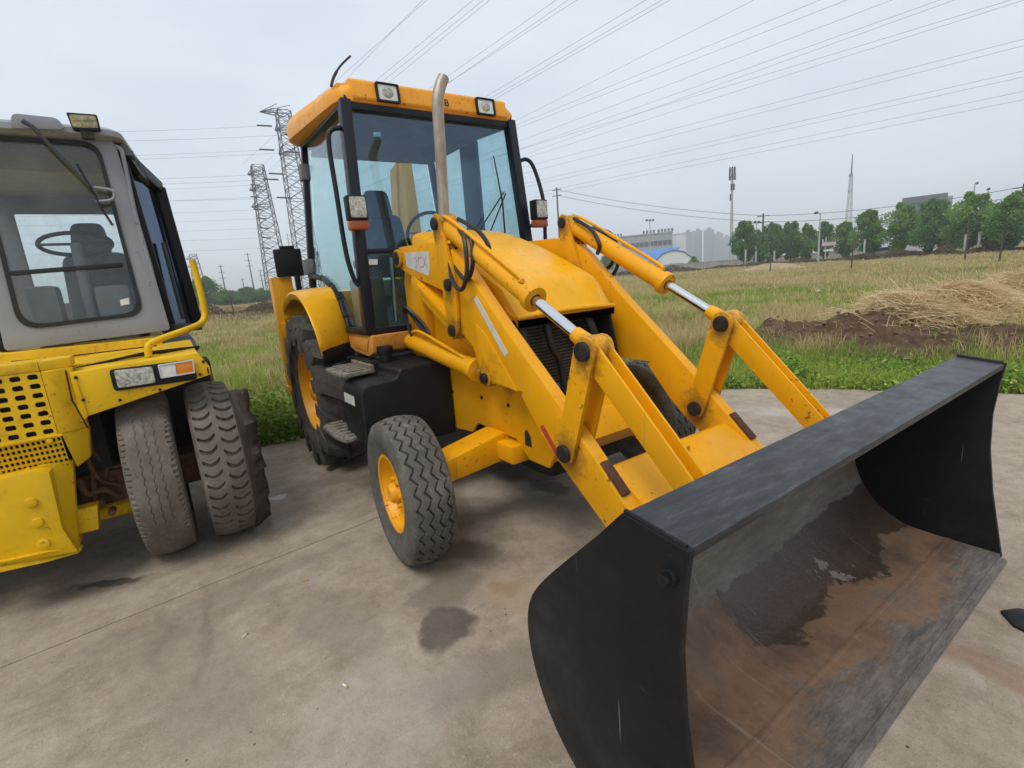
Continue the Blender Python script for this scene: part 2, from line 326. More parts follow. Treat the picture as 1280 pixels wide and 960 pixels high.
# ------------------------------------------------------------------ mesh building
class MB:
    def __init__(s): s.v = []; s.f = []
    def add(s, vs, fs):
        k = len(s.v); s.v += [tuple(map(float, p)) for p in vs]; s.f += [tuple(i + k for i in q) for q in fs]; return s
    def box(s, lo, hi):
        (a, b, c), (d, e, f) = lo, hi
        return s.add([(a, b, c), (d, b, c), (d, e, c), (a, e, c), (a, b, f), (d, b, f), (d, e, f), (a, e, f)],
                     [(0, 3, 2, 1), (4, 5, 6, 7), (0, 1, 5, 4), (1, 2, 6, 5), (2, 3, 7, 6), (3, 0, 4, 7)])
    def prism(s, poly, d):
        """extrude a 3D polygon by vector d"""
        n = len(poly); P = [Vector(p) for p in poly]; d = Vector(d)
        return s.add(P + [p + d for p in P], [tuple(range(n))[::-1], tuple(range(n, 2 * n))] + [(i, (i + 1) % n, (i + 1) % n + n, i + n) for i in range(n)])
    def xz(s, prof, y0, y1): return s.prism([(x, y0, z) for x, z in prof], (0, y1 - y0, 0))
    def bar(s, p0, p1, w, h, up=(0, 0, 1)):
        p0, p1 = Vector(p0), Vector(p1); t = (p1 - p0).normalized(); u = Vector(up)
        if abs(t.dot(u)) > .98: u = Vector((1, 0, 0))
        a = t.cross(u).normalized() * w / 2; b = a.cross(t).normalized() * h / 2
        c = [a + b, -a + b, -a - b, a - b]
        return s.prism([p0 + q for q in c], p1 - p0)
    def tube(s, path, r, seg=10, cap=True):
        P = [Vector(p) for p in path]; n = len(P); rs = r if isinstance(r, (list, tuple)) else [r] * n
        vs = []; nrm = None
        for i in range(n):
            t = (P[min(i + 1, n - 1)] - P[max(i - 1, 0)]).normalized()
            if nrm is None:
                nrm = t.cross(Vector((0, 0, 1)) if abs(t.z) < .9 else Vector((1, 0, 0))).normalized()
            else: nrm = (nrm - t * nrm.dot(t)).normalized()
            b = t.cross(nrm)
            vs += [P[i] + (nrm * math.cos(2 * math.pi * k / seg) + b * math.sin(2 * math.pi * k / seg)) * rs[i] for k in range(seg)]
        fs = [(i * seg + k, i * seg + (k + 1) % seg, (i + 1) * seg + (k + 1) % seg, (i + 1) * seg + k) for i in range(n - 1) for k in range(seg)]
        if cap: fs += [tuple(range(seg))[::-1], tuple(range((n - 1) * seg, n * seg))]
        return s.add(vs, fs)
    def cyl(s, p0, p1, r, seg=20): return s.tube([p0, p1], r, seg)
    def lathe_y(s, prof, cx, cz, seg=48):
        """prof: (radius, y) revolved about the y axis through (cx, cz)"""
        n = len(prof)
        vs = [(cx + r * math.cos(2 * math.pi * k / seg), y, cz + r * math.sin(2 * math.pi * k / seg)) for r, y in prof for k in range(seg)]
        return s.add(vs, [(i * seg + k, i * seg + (k + 1) % seg, (i + 1) * seg + (k + 1) % seg, (i + 1) * seg + k) for i in range(n - 1) for k in range(seg)])
    def ring(s, outer, inner, d):
        """frame between two outlines of equal count, extruded by d"""
        n = len(outer); d = Vector(d); O = [Vector(p) for p in outer]; I = [Vector(p) for p in inner]
        vs = O + I + [p + d for p in O] + [p + d for p in I]; fs = []
        for i in range(n):
            j = (i + 1) % n
            fs += [(i, j, n + j, n + i), (2 * n + i, 3 * n + i, 3 * n + j, 2 * n + j), (i, 2 * n + i, 2 * n + j, j), (n + i, n + j, 3 * n + j, 3 * n + i)]
        return s.add(vs, fs)
    def build(s, name, mat, parent=None, bevel=0, smooth=40, seg=2):
        me = bpy.data.meshes.new(name); me.from_pydata(s.v, [], s.f)
        bm = bmesh.new(); bm.from_mesh(me)
        bmesh.ops.recalc_face_normals(bm, faces=bm.faces)
        if bevel:
            es = [e for e in bm.edges if len(e.link_faces) == 2 and e.calc_face_angle(0) > R_(35)]
            bmesh.ops.bevel(bm, geom=es, offset=bevel, segments=seg, profile=.6, affect='EDGES', clamp_overlap=True)
        bm.to_mesh(me); bm.free()
        if smooth:
            me.shade_smooth(); me.set_sharp_from_angle(angle=R_(smooth))
        me.materials.append(M[mat] if isinstance(mat, str) else mat)
        return link(name, me, parent)
def link(name, data, parent=None):
    o = bpy.data.objects.new(name, data); COL.objects.link(o)
    if parent is not None: setp(o, parent)
    return o
def wloc(p):
    v = Vector(p.location)
    if p.parent: v = v + p.matrix_parent_inverse.to_translation() + wloc(p.parent)
    return v
def setp(o, p):
    o.parent = p; o.matrix_parent_inverse = Matrix.Translation(-wloc(p))
def tag(o, label, cat, group=None, kind=None):
    if label: o['label'] = label
    if cat: o['category'] = cat
    if group: o['group'] = group
    if kind: o['kind'] = kind
    return o
def empty(name, loc, label, cat, group=None):
    o = bpy.data.objects.new(name, None); o.location = loc; o.empty_display_size = .2; COL.objects.link(o); return tag(o, label, cat, group)
def rrect(p00, p10, p11, p01, rad, k=6):
    """rounded quad outline in 3D from four corners (ordered around)"""
    C = [Vector(p) for p in (p00, p10, p11, p01)]; outl = []
    for i in range(4):
        c, a, b = C[i], C[i - 1], C[(i + 1) % 4]
        r_ = rad[i] if isinstance(rad, (list, tuple)) else rad
        pa = c + (a - c).normalized() * r_; pb = c + (b - c).normalized() * r_
        for j in range(k + 1):
            t = j / k; outl.append(pa * (1 - t) ** 2 + c * 2 * t * (1 - t) + pb * t ** 2)
    return outl
def text_mesh(txt, name, mat, parent, origin, ux, uy, size, shear=0):
    cu = bpy.data.curves.new('t', 'FONT'); cu.body = txt; cu.size = size; cu.extrude = .0008; cu.align_x = 'CENTER'; cu.align_y = 'CENTER'; cu.shear = shear
    o = bpy.data.objects.new('t', cu); COL.objects.link(o)
    dg = bpy.context.evaluated_depsgraph_get(); me = bpy.data.meshes.new_from_object(o.evaluated_get(dg)); bpy.data.objects.remove(o)
    ux, uy = Vector(ux).normalized(), Vector(uy).normalized(); uz = ux.cross(uy).normalized(); O = Vector(origin)
    for v in me.vertices: v.co = O + ux * v.co.x + uy * v.co.y + uz * v.co.z
    me.materials.clear(); me.materials.append(M[mat]); return link(name, me, parent)
def smoothpath(pts, n=6):
    P = [Vector(p) for p in pts]; out_ = []
    for i in range(len(P) - 1):
        p0, p1, p2, p3 = P[max(i - 1, 0)], P[i], P[i + 1], P[min(i + 2, len(P) - 1)]
        for j in range(n):
            t = j / n
            out_.append(.5 * ((2 * p1) + (p2 - p0) * t + (2 * p0 - 5 * p1 + 4 * p2 - p3) * t * t + (3 * p1 - p0 - 3 * p2 + p3) * t ** 3))
    return out_ + [P[-1]]
# ------------------------------------------------------------------ ground: concrete yard and field
EDGE = [(-9, -40), (-4.2, -14), (-2.4, -7), (-1.5, -3.2), (-1.11, -1.49), (-.98, -.96), (-.55, .3), (.35, 2.3), (1.36, 3.62), (2.52, 4.32), (3.54, 4.9), (6, 6.1), (14, 9.5), (40, 19)]
def edge_dist(x, y):
    """signed distance to the slab edge, positive on the field"""
    x = np.asarray(x, float); y = np.asarray(y, float); best = np.full(x.shape, 1e9); sg = np.ones(x.shape)
    for (ax, ay), (bx, by) in zip(EDGE[:-1], EDGE[1:]):
        dx, dy = bx - ax, by - ay; L2 = dx * dx + dy * dy
        t = np.clip(((x - ax) * dx + (y - ay) * dy) / L2, 0, 1)
        ex, ey = x - ax - t * dx, y - ay - t * dy; dd = np.hypot(ex, ey)
        cr_ = dx * ey - dy * ex; m = dd < best
        best = np.where(m, dd, best); sg = np.where(m, np.sign(cr_), sg)
    return best * sg
def gnoise(x, y, s, seed=0):
    return np.array([mnoise.noise(Vector((a * s, b * s, seed))) for a, b in zip(np.ravel(x), np.ravel(y))]).reshape(np.shape(x))
STRAW = [bp(1120, 418, 2, 0), bp(1200, 405, 2, 0), bp(1275, 384, 2, 0), bp(1400, 370, 2, 0)]
SOILB = [bp(1000, 425, 2, 0), bp(1060, 428, 2, 0), bp(1130, 440, 2, 0), bp(1260, 432, 2, 0), bp(1400, 425, 2, 0)]
def blob(x, y, pts, r):
    k = np.zeros(np.shape(x))
    for p in pts: k = np.maximum(k, np.exp(-(((x - p[0]) ** 2 + (y - p[1]) ** 2) / (r * r))))
    return k
def field_h(x, y):
    x = np.asarray(x, float); y = np.asarray(y, float)
    e = edge_dist(x, y); rr = np.hypot(x - LOC[0], y - LOC[1])
    h = np.where(e < -.12, -.35, np.clip(e, -.12, .5) * .06 - .02)
    k = np.clip((e - .3) / 2.5, 0, 1)
    h = h + k * (gnoise(x, y, .45, 3) * .07 + gnoise(x, y, .12, 9) * .12)
    sb = blob(x, y, SOILB, .85); h = h + k * sb * (.36 + .30 * gnoise(x, y, 1.9, 5) + .14 * gnoise(x, y, 5.5, 6)) + k * blob(x, y, STRAW, 1.1) * .26
    az = np.degrees(np.arctan2(y - LOC[1], x - LOC[0]))
    left = np.clip((az - 168) / 6, 0, 1)           # low brown bank closing the field behind the two machines
    h = h + left * 1.0 * np.exp(-((rr - 42) / 5.0) ** 2) + np.clip((rr - 60) / 60, 0, 1) * .25
    return h
def build_field():
    ang = np.radians(np.linspace(-180, 180, 721)[:-1]); rad = np.concatenate([[.5], np.geomspace(1.5, 60, 150), np.geomspace(66, 6000, 34)])
    A, Rr = np.meshgrid(ang, rad); X = LOC[0] + Rr * np.cos(A); Y = LOC[1] + Rr * np.sin(A); Z = field_h(X, Y)
    na, nr = len(ang), len(rad); V = np.stack([X, Y, Z], -1).reshape(-1, 3)
    fs = [(i * na + k, i * na + (k + 1) % na, (i + 1) * na + (k + 1) % na, (i + 1) * na + k) for i in range(nr - 1) for k in range(na)] + [tuple(range(na))[::-1]]
    me = bpy.data.meshes.new('field'); me.from_pydata(V.tolist(), [], fs); me.shade_smooth(); me.materials.append(M['field'])
    so = np.clip(blob(X, Y, SOILB, .95) * 1.7 - .3, 0, 1); e = edge_dist(X, Y)
    so = np.maximum(so, np.clip(1 - np.abs(e) / .35, 0, 1) * .8)
    az = np.degrees(np.arctan2(Y - LOC[1], X - LOC[0])); rr = np.hypot(X - LOC[0], Y - LOC[1])
    so = np.maximum(so, np.clip((az - 168) / 6, 0, 1) * np.exp(-((rr - 41) / 5) ** 2) * .9)
    a = me.attributes.new('soil', 'FLOAT', 'POINT'); a.data.foreach_set('value', so.reshape(-1).astype(np.float32))
    o = link('field', me); o['kind'] = 'structure'
build_field()
def clip_poly(poly, fn):
    res = []
    for i in range(len(poly)):
        a, b = poly[i], poly[(i + 1) % len(poly)]; fa, fb = fn(*a), fn(*b)
        if fa >= 0: res.append(a)
        if (fa >= 0) != (fb >= 0):
            t = fa / (fa - fb); res.append((a[0] + (b[0] - a[0]) * t, a[1] + (b[1] - a[1]) * t))
    return res
def build_yard():
    pts = []
    for (ax, ay), (bx, by) in zip(EDGE[:-1], EDGE[1:]):
        n = max(2, int(math.hypot(bx - ax, by - ay) / .22)) if math.hypot(ax, ay) < 16 else 3
        for i in range(n):
            t = i / n; x, y = ax + (bx - ax) * t, ay + (by - ay) * t
            j = mnoise.noise(Vector((x * 2.1, y * 2.1, 1))) * .07 + mnoise.noise(Vector((x * 9, y * 9, 4))) * .03
            pts.append((x + j, y - j))
    poly = pts + [(40, 19), (40, -40)]
    base = MB().prism([(x * 1.0, y, -.06) for x, y in poly], (0, 0, -.2)).build('yard', 'joint_dirt', None, smooth=0); base['kind'] = 'structure'
    jn = lambda off: (lambda x, y: x - (1.45 + off - .1075 * (y + .99)))
    cuts = [-30, -3.4 - .3, 0, 4.6, 9.2, 13.8, 60]; gap = .006
    for a, b in zip(cuts[:-1], cuts[1:]):
        fa, fb = jn(a), jn(b)
        q = clip_poly(clip_poly(poly, lambda x, y: fa(x, y) - gap), lambda x, y: -fb(x, y) - gap)
        if len(q) > 2: MB().prism([(x, y, -.12) for x, y in q], (0, 0, .12)).build('slab', 'concrete', base, bevel=.004, smooth=0, seg=1)
build_yard()

# ------------------------------------------------------------------ tyres and wheels
def tyre_mesh(R, W, rim, dfn, nA=300, nL=40, crown=.02, bulge=.03, name='tyre', mat='tyre', lug=0):
    t = np.linspace(-1, 1, nL); th = np.linspace(0, 2 * math.pi, nA, endpoint=False)
    T, TH = np.meshgrid(t, th)
    Rt = R - crown * T ** 2 - dfn(TH, T)
    Yt = T * W / 2 * .86
    sw = []
    for k in np.linspace(0, 1, 9):                 # side wall from shoulder to bead
        rr = (R - crown - .012) * (1 - k) + rim * k; yy = W / 2 * (.86 + .14 * math.sin(math.pi * min(1, k * 1.25 + .12))) - .10 * W * max(0, k - .7)
        sw.append((rr, yy))
    sw = sw[0:] + [(rim - .02, W * .36)]
    colsR = [np.full(nA, r_) for r_, y_ in sw[::-1]] + [Rt[:, i] for i in range(nL)] + [np.full(nA, r_) for r_, y_ in sw]
    colsY = [np.full(nA, -y_) for r_, y_ in sw[::-1]] + [Yt[:, i] for i in range(nL)] + [np.full(nA, y_) for r_, y_ in sw]
    RR = np.stack(colsR, 1); YY = np.stack(colsY, 1); nc = RR.shape[1]
    TH2 = np.repeat(th[:, None], nc, 1)
    V = np.stack([RR * np.cos(TH2), YY, RR * np.sin(TH2)], -1).reshape(-1, 3)
    i, j = np.meshgrid(np.arange(nA), np.arange(nc - 1), indexing='ij'); i2 = (i + 1) % nA
    Fc = np.stack([i * nc + j, i * nc + j + 1, i2 * nc + j + 1, i2 * nc + j], -1).reshape(-1, 4)
    me = bpy.data.meshes.new(name); me.from_pydata(V.tolist(), [], Fc.tolist()); me.shade_smooth(); me.set_sharp_from_angle(angle=R_(38)); me.materials.append(M[mat]); return me
sst = lambda a, b, x: np.clip((x - a) / (b - a), 0, 1) ** 2 * (3 - 2 * np.clip((x - a) / (b - a), 0, 1))
def zigzag(TH, T, nz=31, grooves=(-.69, -.23, .23, .69), w=.045, depth=.014, amp=.12):
    tri = 2 * np.abs(((TH * nz / (2 * math.pi)) % 1) - .5) * 2 - 1
    dd = np.zeros_like(T)
    for k, g in enumerate(grooves): dd = np.maximum(dd, depth * (np.abs(T - g - amp * tri * (1 if k % 2 == 0 else 1)) < w))
    # sipes linking the ribs
    return dd
def crescent(TH, T, n=44):
    dd = np.zeros_like(T)
    for side in (-1, 1):
        tt = T * side; u = (TH * n / (2 * math.pi) + (.5 if side > 0 else 0) + side * .0) % 1
        c = .5 + .33 * ((tt - .55) / .38) ** 2 - .16
        dd = np.maximum(dd, .020 * (np.abs(u - c) < .13) * (tt > .14) * (tt < .95))
    return dd + .004 * np.abs(np.sin(TH * 2 + 1)) * 0
def wornzig(TH, T, n=60):
    tri = 2 * np.abs(((TH * n / (2 * math.pi)) % 1) - .5) * 2 - 1
    dd = np.zeros_like(T); wear = .35 + .65 * (np.sin(TH * 3 + .7) > -.3)
    for g in (-.35, .05, .42): dd = np.maximum(dd, .0045 * wear * (np.abs(T - g - .05 * tri) < .022))
    jag = ((TH * 92 / (2 * math.pi)) % 1) < .45
    return dd + .010 * jag * (np.abs(T) > .87 + .05 * np.sin(TH * 17))
def put(name, me, parent, loc, rotz=0, flip=1):
    o = link(name, me); o.location = loc; o.rotation_euler = (0, 0, rotz)
    o.parent = parent; o.matrix_parent_inverse = Matrix.Translation(-wloc(parent)) if True else None
    return o
def wheel(parent, loc, R, W, rimr, tmesh, side, rimmat, rotz=0, nb=8, dish=.06, lugs=None):
    """wheel disc as the part, tyre and hub as sub-parts; outer face towards side*y"""
    m = MB(); hw = W * .36
    prof = [(rimr * 1.03, -hw), (rimr * .98, -hw + .01), (rimr * .93, -hw + .05), (rimr * .90, 0), (rimr * .93, hw - dish - .03), (rimr * .98, hw - .012), (rimr * 1.05, hw), (rimr * 1.05, hw + .012), (rimr * .97, hw + .010), (rimr * .95, hw - .01),
            (rimr * .86, hw - dish), (rimr * .62, hw - dish * 1.25), (rimr * .45, hw - dish * .9), (rimr * .44, hw - dish * .6), (rimr * .02, hw - dish * .6)]
    m.lathe_y([(r_, y_ * side) for r_, y_ in prof], 0, 0, 56)
    o = m.build('wheel', rimmat, None, smooth=32); o.location = loc; o.rotation_euler = (0, 0, rotz); o.parent = parent; o.matrix_parent_inverse = Matrix.Translation(-wloc(parent))
    def sub(name, mb_or_me, mat=None, **k):
        c = mb_or_me.build(name, mat, None, **k) if isinstance(mb_or_me, MB) else link(name, mb_or_me)
        c.parent = o; return c
    sub('tyre', tmesh)
    h = MB(); y0 = (hw - dish * .6) * side
    h.lathe_y([(rimr * .27, y0 - .01 * side), (rimr * .26, y0 + .035 * side), (rimr * .2, y0 + .05 * side), (.001, y0 + .052 * side)], 0, 0, 24)
    sub('hub', h, rimmat)
    for k in range(nb):
        a = 2 * math.pi * k / nb; cx, cz = rimr * .36 * math.cos(a), rimr * .36 * math.sin(a)
        sub('wheel_nut', MB().cyl((cx, y0 - .01 * side, cz), (cx, y0 + .022 * side, cz), .014, 6), rimmat)
    if lugs: sub('tread', lugs)
    return o
def rear_lugs(R, W, n=14):
    m = MB()
    for side in (-1, 1):
        for k in range(n):
            a0 = 2 * math.pi * (k + (.5 if side > 0 else 0)) / n
            rows = []
            for j in range(6):
                t = j / 5; y = side * W / 2 * ((.02, .24, .46, .70, .93, 1.01)[j]); a = a0 + .27 * t ** .9
                drop = .018 * t ** 2 + (.15 if j == 5 else 0); ri = R - .09 - drop * 1.0; ro = R - drop
                wd = (.040 + .022 * t) / R
                for rr, aa in ((ri, a - wd * 1.4), (ro, a - wd), (ro, a + wd), (ri, a + wd * 1.4)):
                    rows.append((rr * math.cos(aa), y, rr * math.sin(aa)))
            fs = [(0, 1, 2, 3), (23, 22, 21, 20)]
            for j in range(5):
                for q in range(4): fs.append((j * 4 + q, j * 4 + (q + 1) % 4, j * 4 + 4 + (q + 1) % 4, j * 4 + 4 + q))
            m.add(rows, fs)
    me = bpy.data.meshes.new('tread'); me.from_pydata(m.v, [], m.f)
    bm = bmesh.new(); bm.from_mesh(me); bmesh.ops.recalc_face_normals(bm, faces=bm.faces); bm.to_mesh(me); bm.free()
    me.shade_smooth(); me.set_sharp_from_angle(angle=R_(30)); me.materials.append(M['tyre']); return me
# ------------------------------------------------------------------ backhoe loader
LD = empty('backhoe_loader', (1.0, 0, 0), 'yellow backhoe loader with black front bucket lowered on the concrete', 'backhoe loader')
A_, B_, C_ = (1.88, 1.875), (3.10, 1.21), (2.94, .72)
def pin(name, x, z, y0, y1, r, mat='grease_steel', parent=LD):
    m = MB().cyl((x, y0, z), (x, y1, z), r, 20); return m.build(name, mat, parent, bevel=.004)
def boss(m, x, z, r, y0, y1): m.cyl((x, y0, z), (x, y1, z), r, 24)
def stadium(p, q, r0, r1, k=8):
    a = math.atan2(q[1] - p[1], q[0] - p[0]); o_ = []
    for j in range(k + 1):
        t = a + math.pi / 2 + math.pi * j / k; o_.append((p[0] + r0 * math.cos(t), p[1] + r0 * math.sin(t)))
    for j in range(k + 1):
        t = a - math.pi / 2 + math.pi * j / k; o_.append((q[0] + r1 * math.cos(t), q[1] + r1 * math.sin(t)))
    return o_
# chassis
CH = [(1.05, .60), (1.45, .50), (1.78, .53), (1.86, .61), (2.30, .60), (2.42, .50), (2.60, .50), (2.66, .60), (2.56, .80), (2.42, .94), (2.34, .98), (2.32, 1.30), (1.05, 1.34)]
for sd in (-1, 1):
    ch = MB().xz(CH, sd * .385, sd * .36).build('chassis_side', 'yellow', LD, bevel=.006)
    m = MB(); cx, cz = 2.42, .635                      # dark D-shaped plate, its colour stands for the shade in a hole
    m.prism([(cx - .03, sd * .3855, cz - .05), (cx + .035, sd * .3855, cz - .05), (cx + .03, sd * .3855, cz + .01), (cx, sd * .3855, cz + .05), (cx - .025, sd * .3855, cz + .03)], (0, sd * .001, 0)).build('hole_shade', 'dark_cavity', ch, smooth=0)
    for (bx_, bz_) in ((1.55, .78), (1.95, .80), (2.25, .80), (2.33, 1.18)): MB().cyl((bx_, sd * .38, bz_), (bx_, sd * .394, bz_), .012, 6).build('bolt', 'grease_steel', ch)
MB().box((-.9, -.33, .55), (1.2, .33, .95)).build('main_frame', 'black_paint', LD, bevel=.01)
MB().box((.9, -.359, .62), (2.25, .359, 1.05)).build('engine_block', 'dark_cavity', LD, bevel=.02)
MB().xz([(2.36, .55), (2.60, .52), (2.67, .61), (2.58, .745), (2.36, .79)], -.359, .359).build('front_crossmember', 'yellow', LD, bevel=.012)
MB().box((1.6, -.30, .38), (2.5, .30, .56)).build('sump_guard', 'dark_cavity', LD, bevel=.03)
# front axle
m = MB(); m.prism([(2.00, -.40, .45), (2.00, -.40, .625), (2.00, -.82, .545), (2.00, -.90, .52), (2.00, -.90, .38), (2.00, -.82, .415)], (.20, 0, 0)); m.prism([(2.00, .40, .45), (2.00, .40, .625), (2.00, .82, .545), (2.00, .90, .52), (2.00, .90, .38), (2.00, .82, .415)], (.20, 0, 0)); m.box((2.01, -.40, .445), (2.19, .40, .615))
MB.build(m, 'front_axle', 'yellow', LD, bevel=.012)
for sd in (-1, 1): MB().box((1.98, min(sd * .46, sd * .33), .47), (2.36, max(sd * .46, sd * .33), .58)).build('axle_bracket', 'yellow', LD, bevel=.015)
MB().cyl((0, -.8, .69), (0, .8, .69), .16, 24).build('rear_axle', 'black_paint', LD)
# wheels
tm_rear = tyre_mesh(.615, .42, .36, lambda TH, T: 0 * T, 96, 14, .03, .03, 'rear_tyre', 'tyre'); lug_me = rear_lugs(.683, .43)
tm_front = tyre_mesh(.418, .262, .222, zigzag, 558, 80, .022, .02, 'front_tyre', 'tyre_front')
for sd in (-1, 1):
    wheel(LD, (0, sd * .862, .68), .68, .42, .355, tm_rear, sd, 'yellow', 0, 8, .10, lug_me)
    wheel(LD, (2.09, sd * 1.0, .416), .418, .262, .212, tm_front, sd, 'yellow', R_(-4), 6, .05)
# hood
def hood():
    xs = [1.16, 1.3, 1.5, 1.75, 1.95, 2.12, 2.235, 2.262, 2.30, 2.36, 2.395]; zt = [1.92, 1.895, 1.835, 1.745, 1.66, 1.583, 1.528, 1.51, 1.462, 1.382, 1.335]
    m = MB(); V = []; n = 15
    for x, z in zip(xs, zt):
        hw = .385 if x < 2.2 else .385 - (x - 2.2) * .06
        zb = 1.28 if x < 2.25 else 1.30
        sec = [(-hw, zb), (-hw - .004, (zb + z) / 2 - .02), (-hw, z - .075), (-hw + .010, z - .045), (-hw + .035, z - .024), (-hw + .085, z - .012), (-.12, z - .002), (0, z)]
        sec = sec + [(-a, b) for a, b in sec[::-1][1:]]
        V += [(x, y, z_) for y, z_ in sec]
    fs = [(i * n + j, i * n + j + 1, (i + 1) * n + j + 1, (i + 1) * n + j) for i in range(len(xs) - 1) for j in range(n - 1)]
    fs += [tuple(range(n)), tuple(range((len(xs) - 1) * n, len(xs) * n))[::-1]]
    m.add(V, fs); h = m.build('hood', 'hood_yellow', LD, smooth=21)
    # seam of the front lip, a rolled edge
    MB().tube(smoothpath([(2.39, -.375, 1.312), (2.405, -.2, 1.322), (2.41, 0, 1.326), (2.405, .2, 1.322), (2.39, .375, 1.312)]), .014, 8).build('hood_lip', 'hood_yellow', h)
    return h
HD = hood()
MB().tube(smoothpath([(1.80, -.372, 1.70), (1.95, -.374, 1.60), (2.1, -.374, 1.49)]), .004, 6).build('seam', 'dark_cavity', HD)
# front grille cavity with radiator fins and hoses
gr = MB(); gr.box((2.21, -.35, .72), (2.24, .35, 1.29)); gr = gr.build('radiator', 'dark_cavity', LD)
for k in range(26): MB().bar((2.246, -.28, .76 + k * .0205), (2.246, .28, .76 + k * .0205), .016, .009).build('fin', 'radiator', gr, smooth=0)
for sd in (-1, 1): MB().xz([(2.16, .74), (2.46, .92), (2.375, 1.295), (2.16, 1.295)], sd * .357, sd * .343).build('grille_cheek', 'black_plastic', gr, bevel=.004)
for pth, rr in (([(2.31, -.31, 1.29), (2.33, -.30, 1.15), (2.33, -.27, .98), (2.30, -.26, .78)], .034), ([(2.31, -.12, 1.28), (2.33, -.10, 1.12), (2.31, -.02, 1.0), (2.31, .0, .80)], .022), ([(2.31, .20, 1.28), (2.35, .23, 1.15), (2.31, .28, .98)], .03), ([(2.30, .05, 1.29), (2.33, .08, 1.18), (2.31, .18, 1.1), (2.30, .24, .9)], .018)):
    MB().tube(smoothpath(pth), rr, 10).build('cooling_hose', 'hose', gr)
MB().box((2.245, -.02, .77), (2.262, .14, .86)).build('radiator_label', 'sticker_blue', gr, smooth=0)
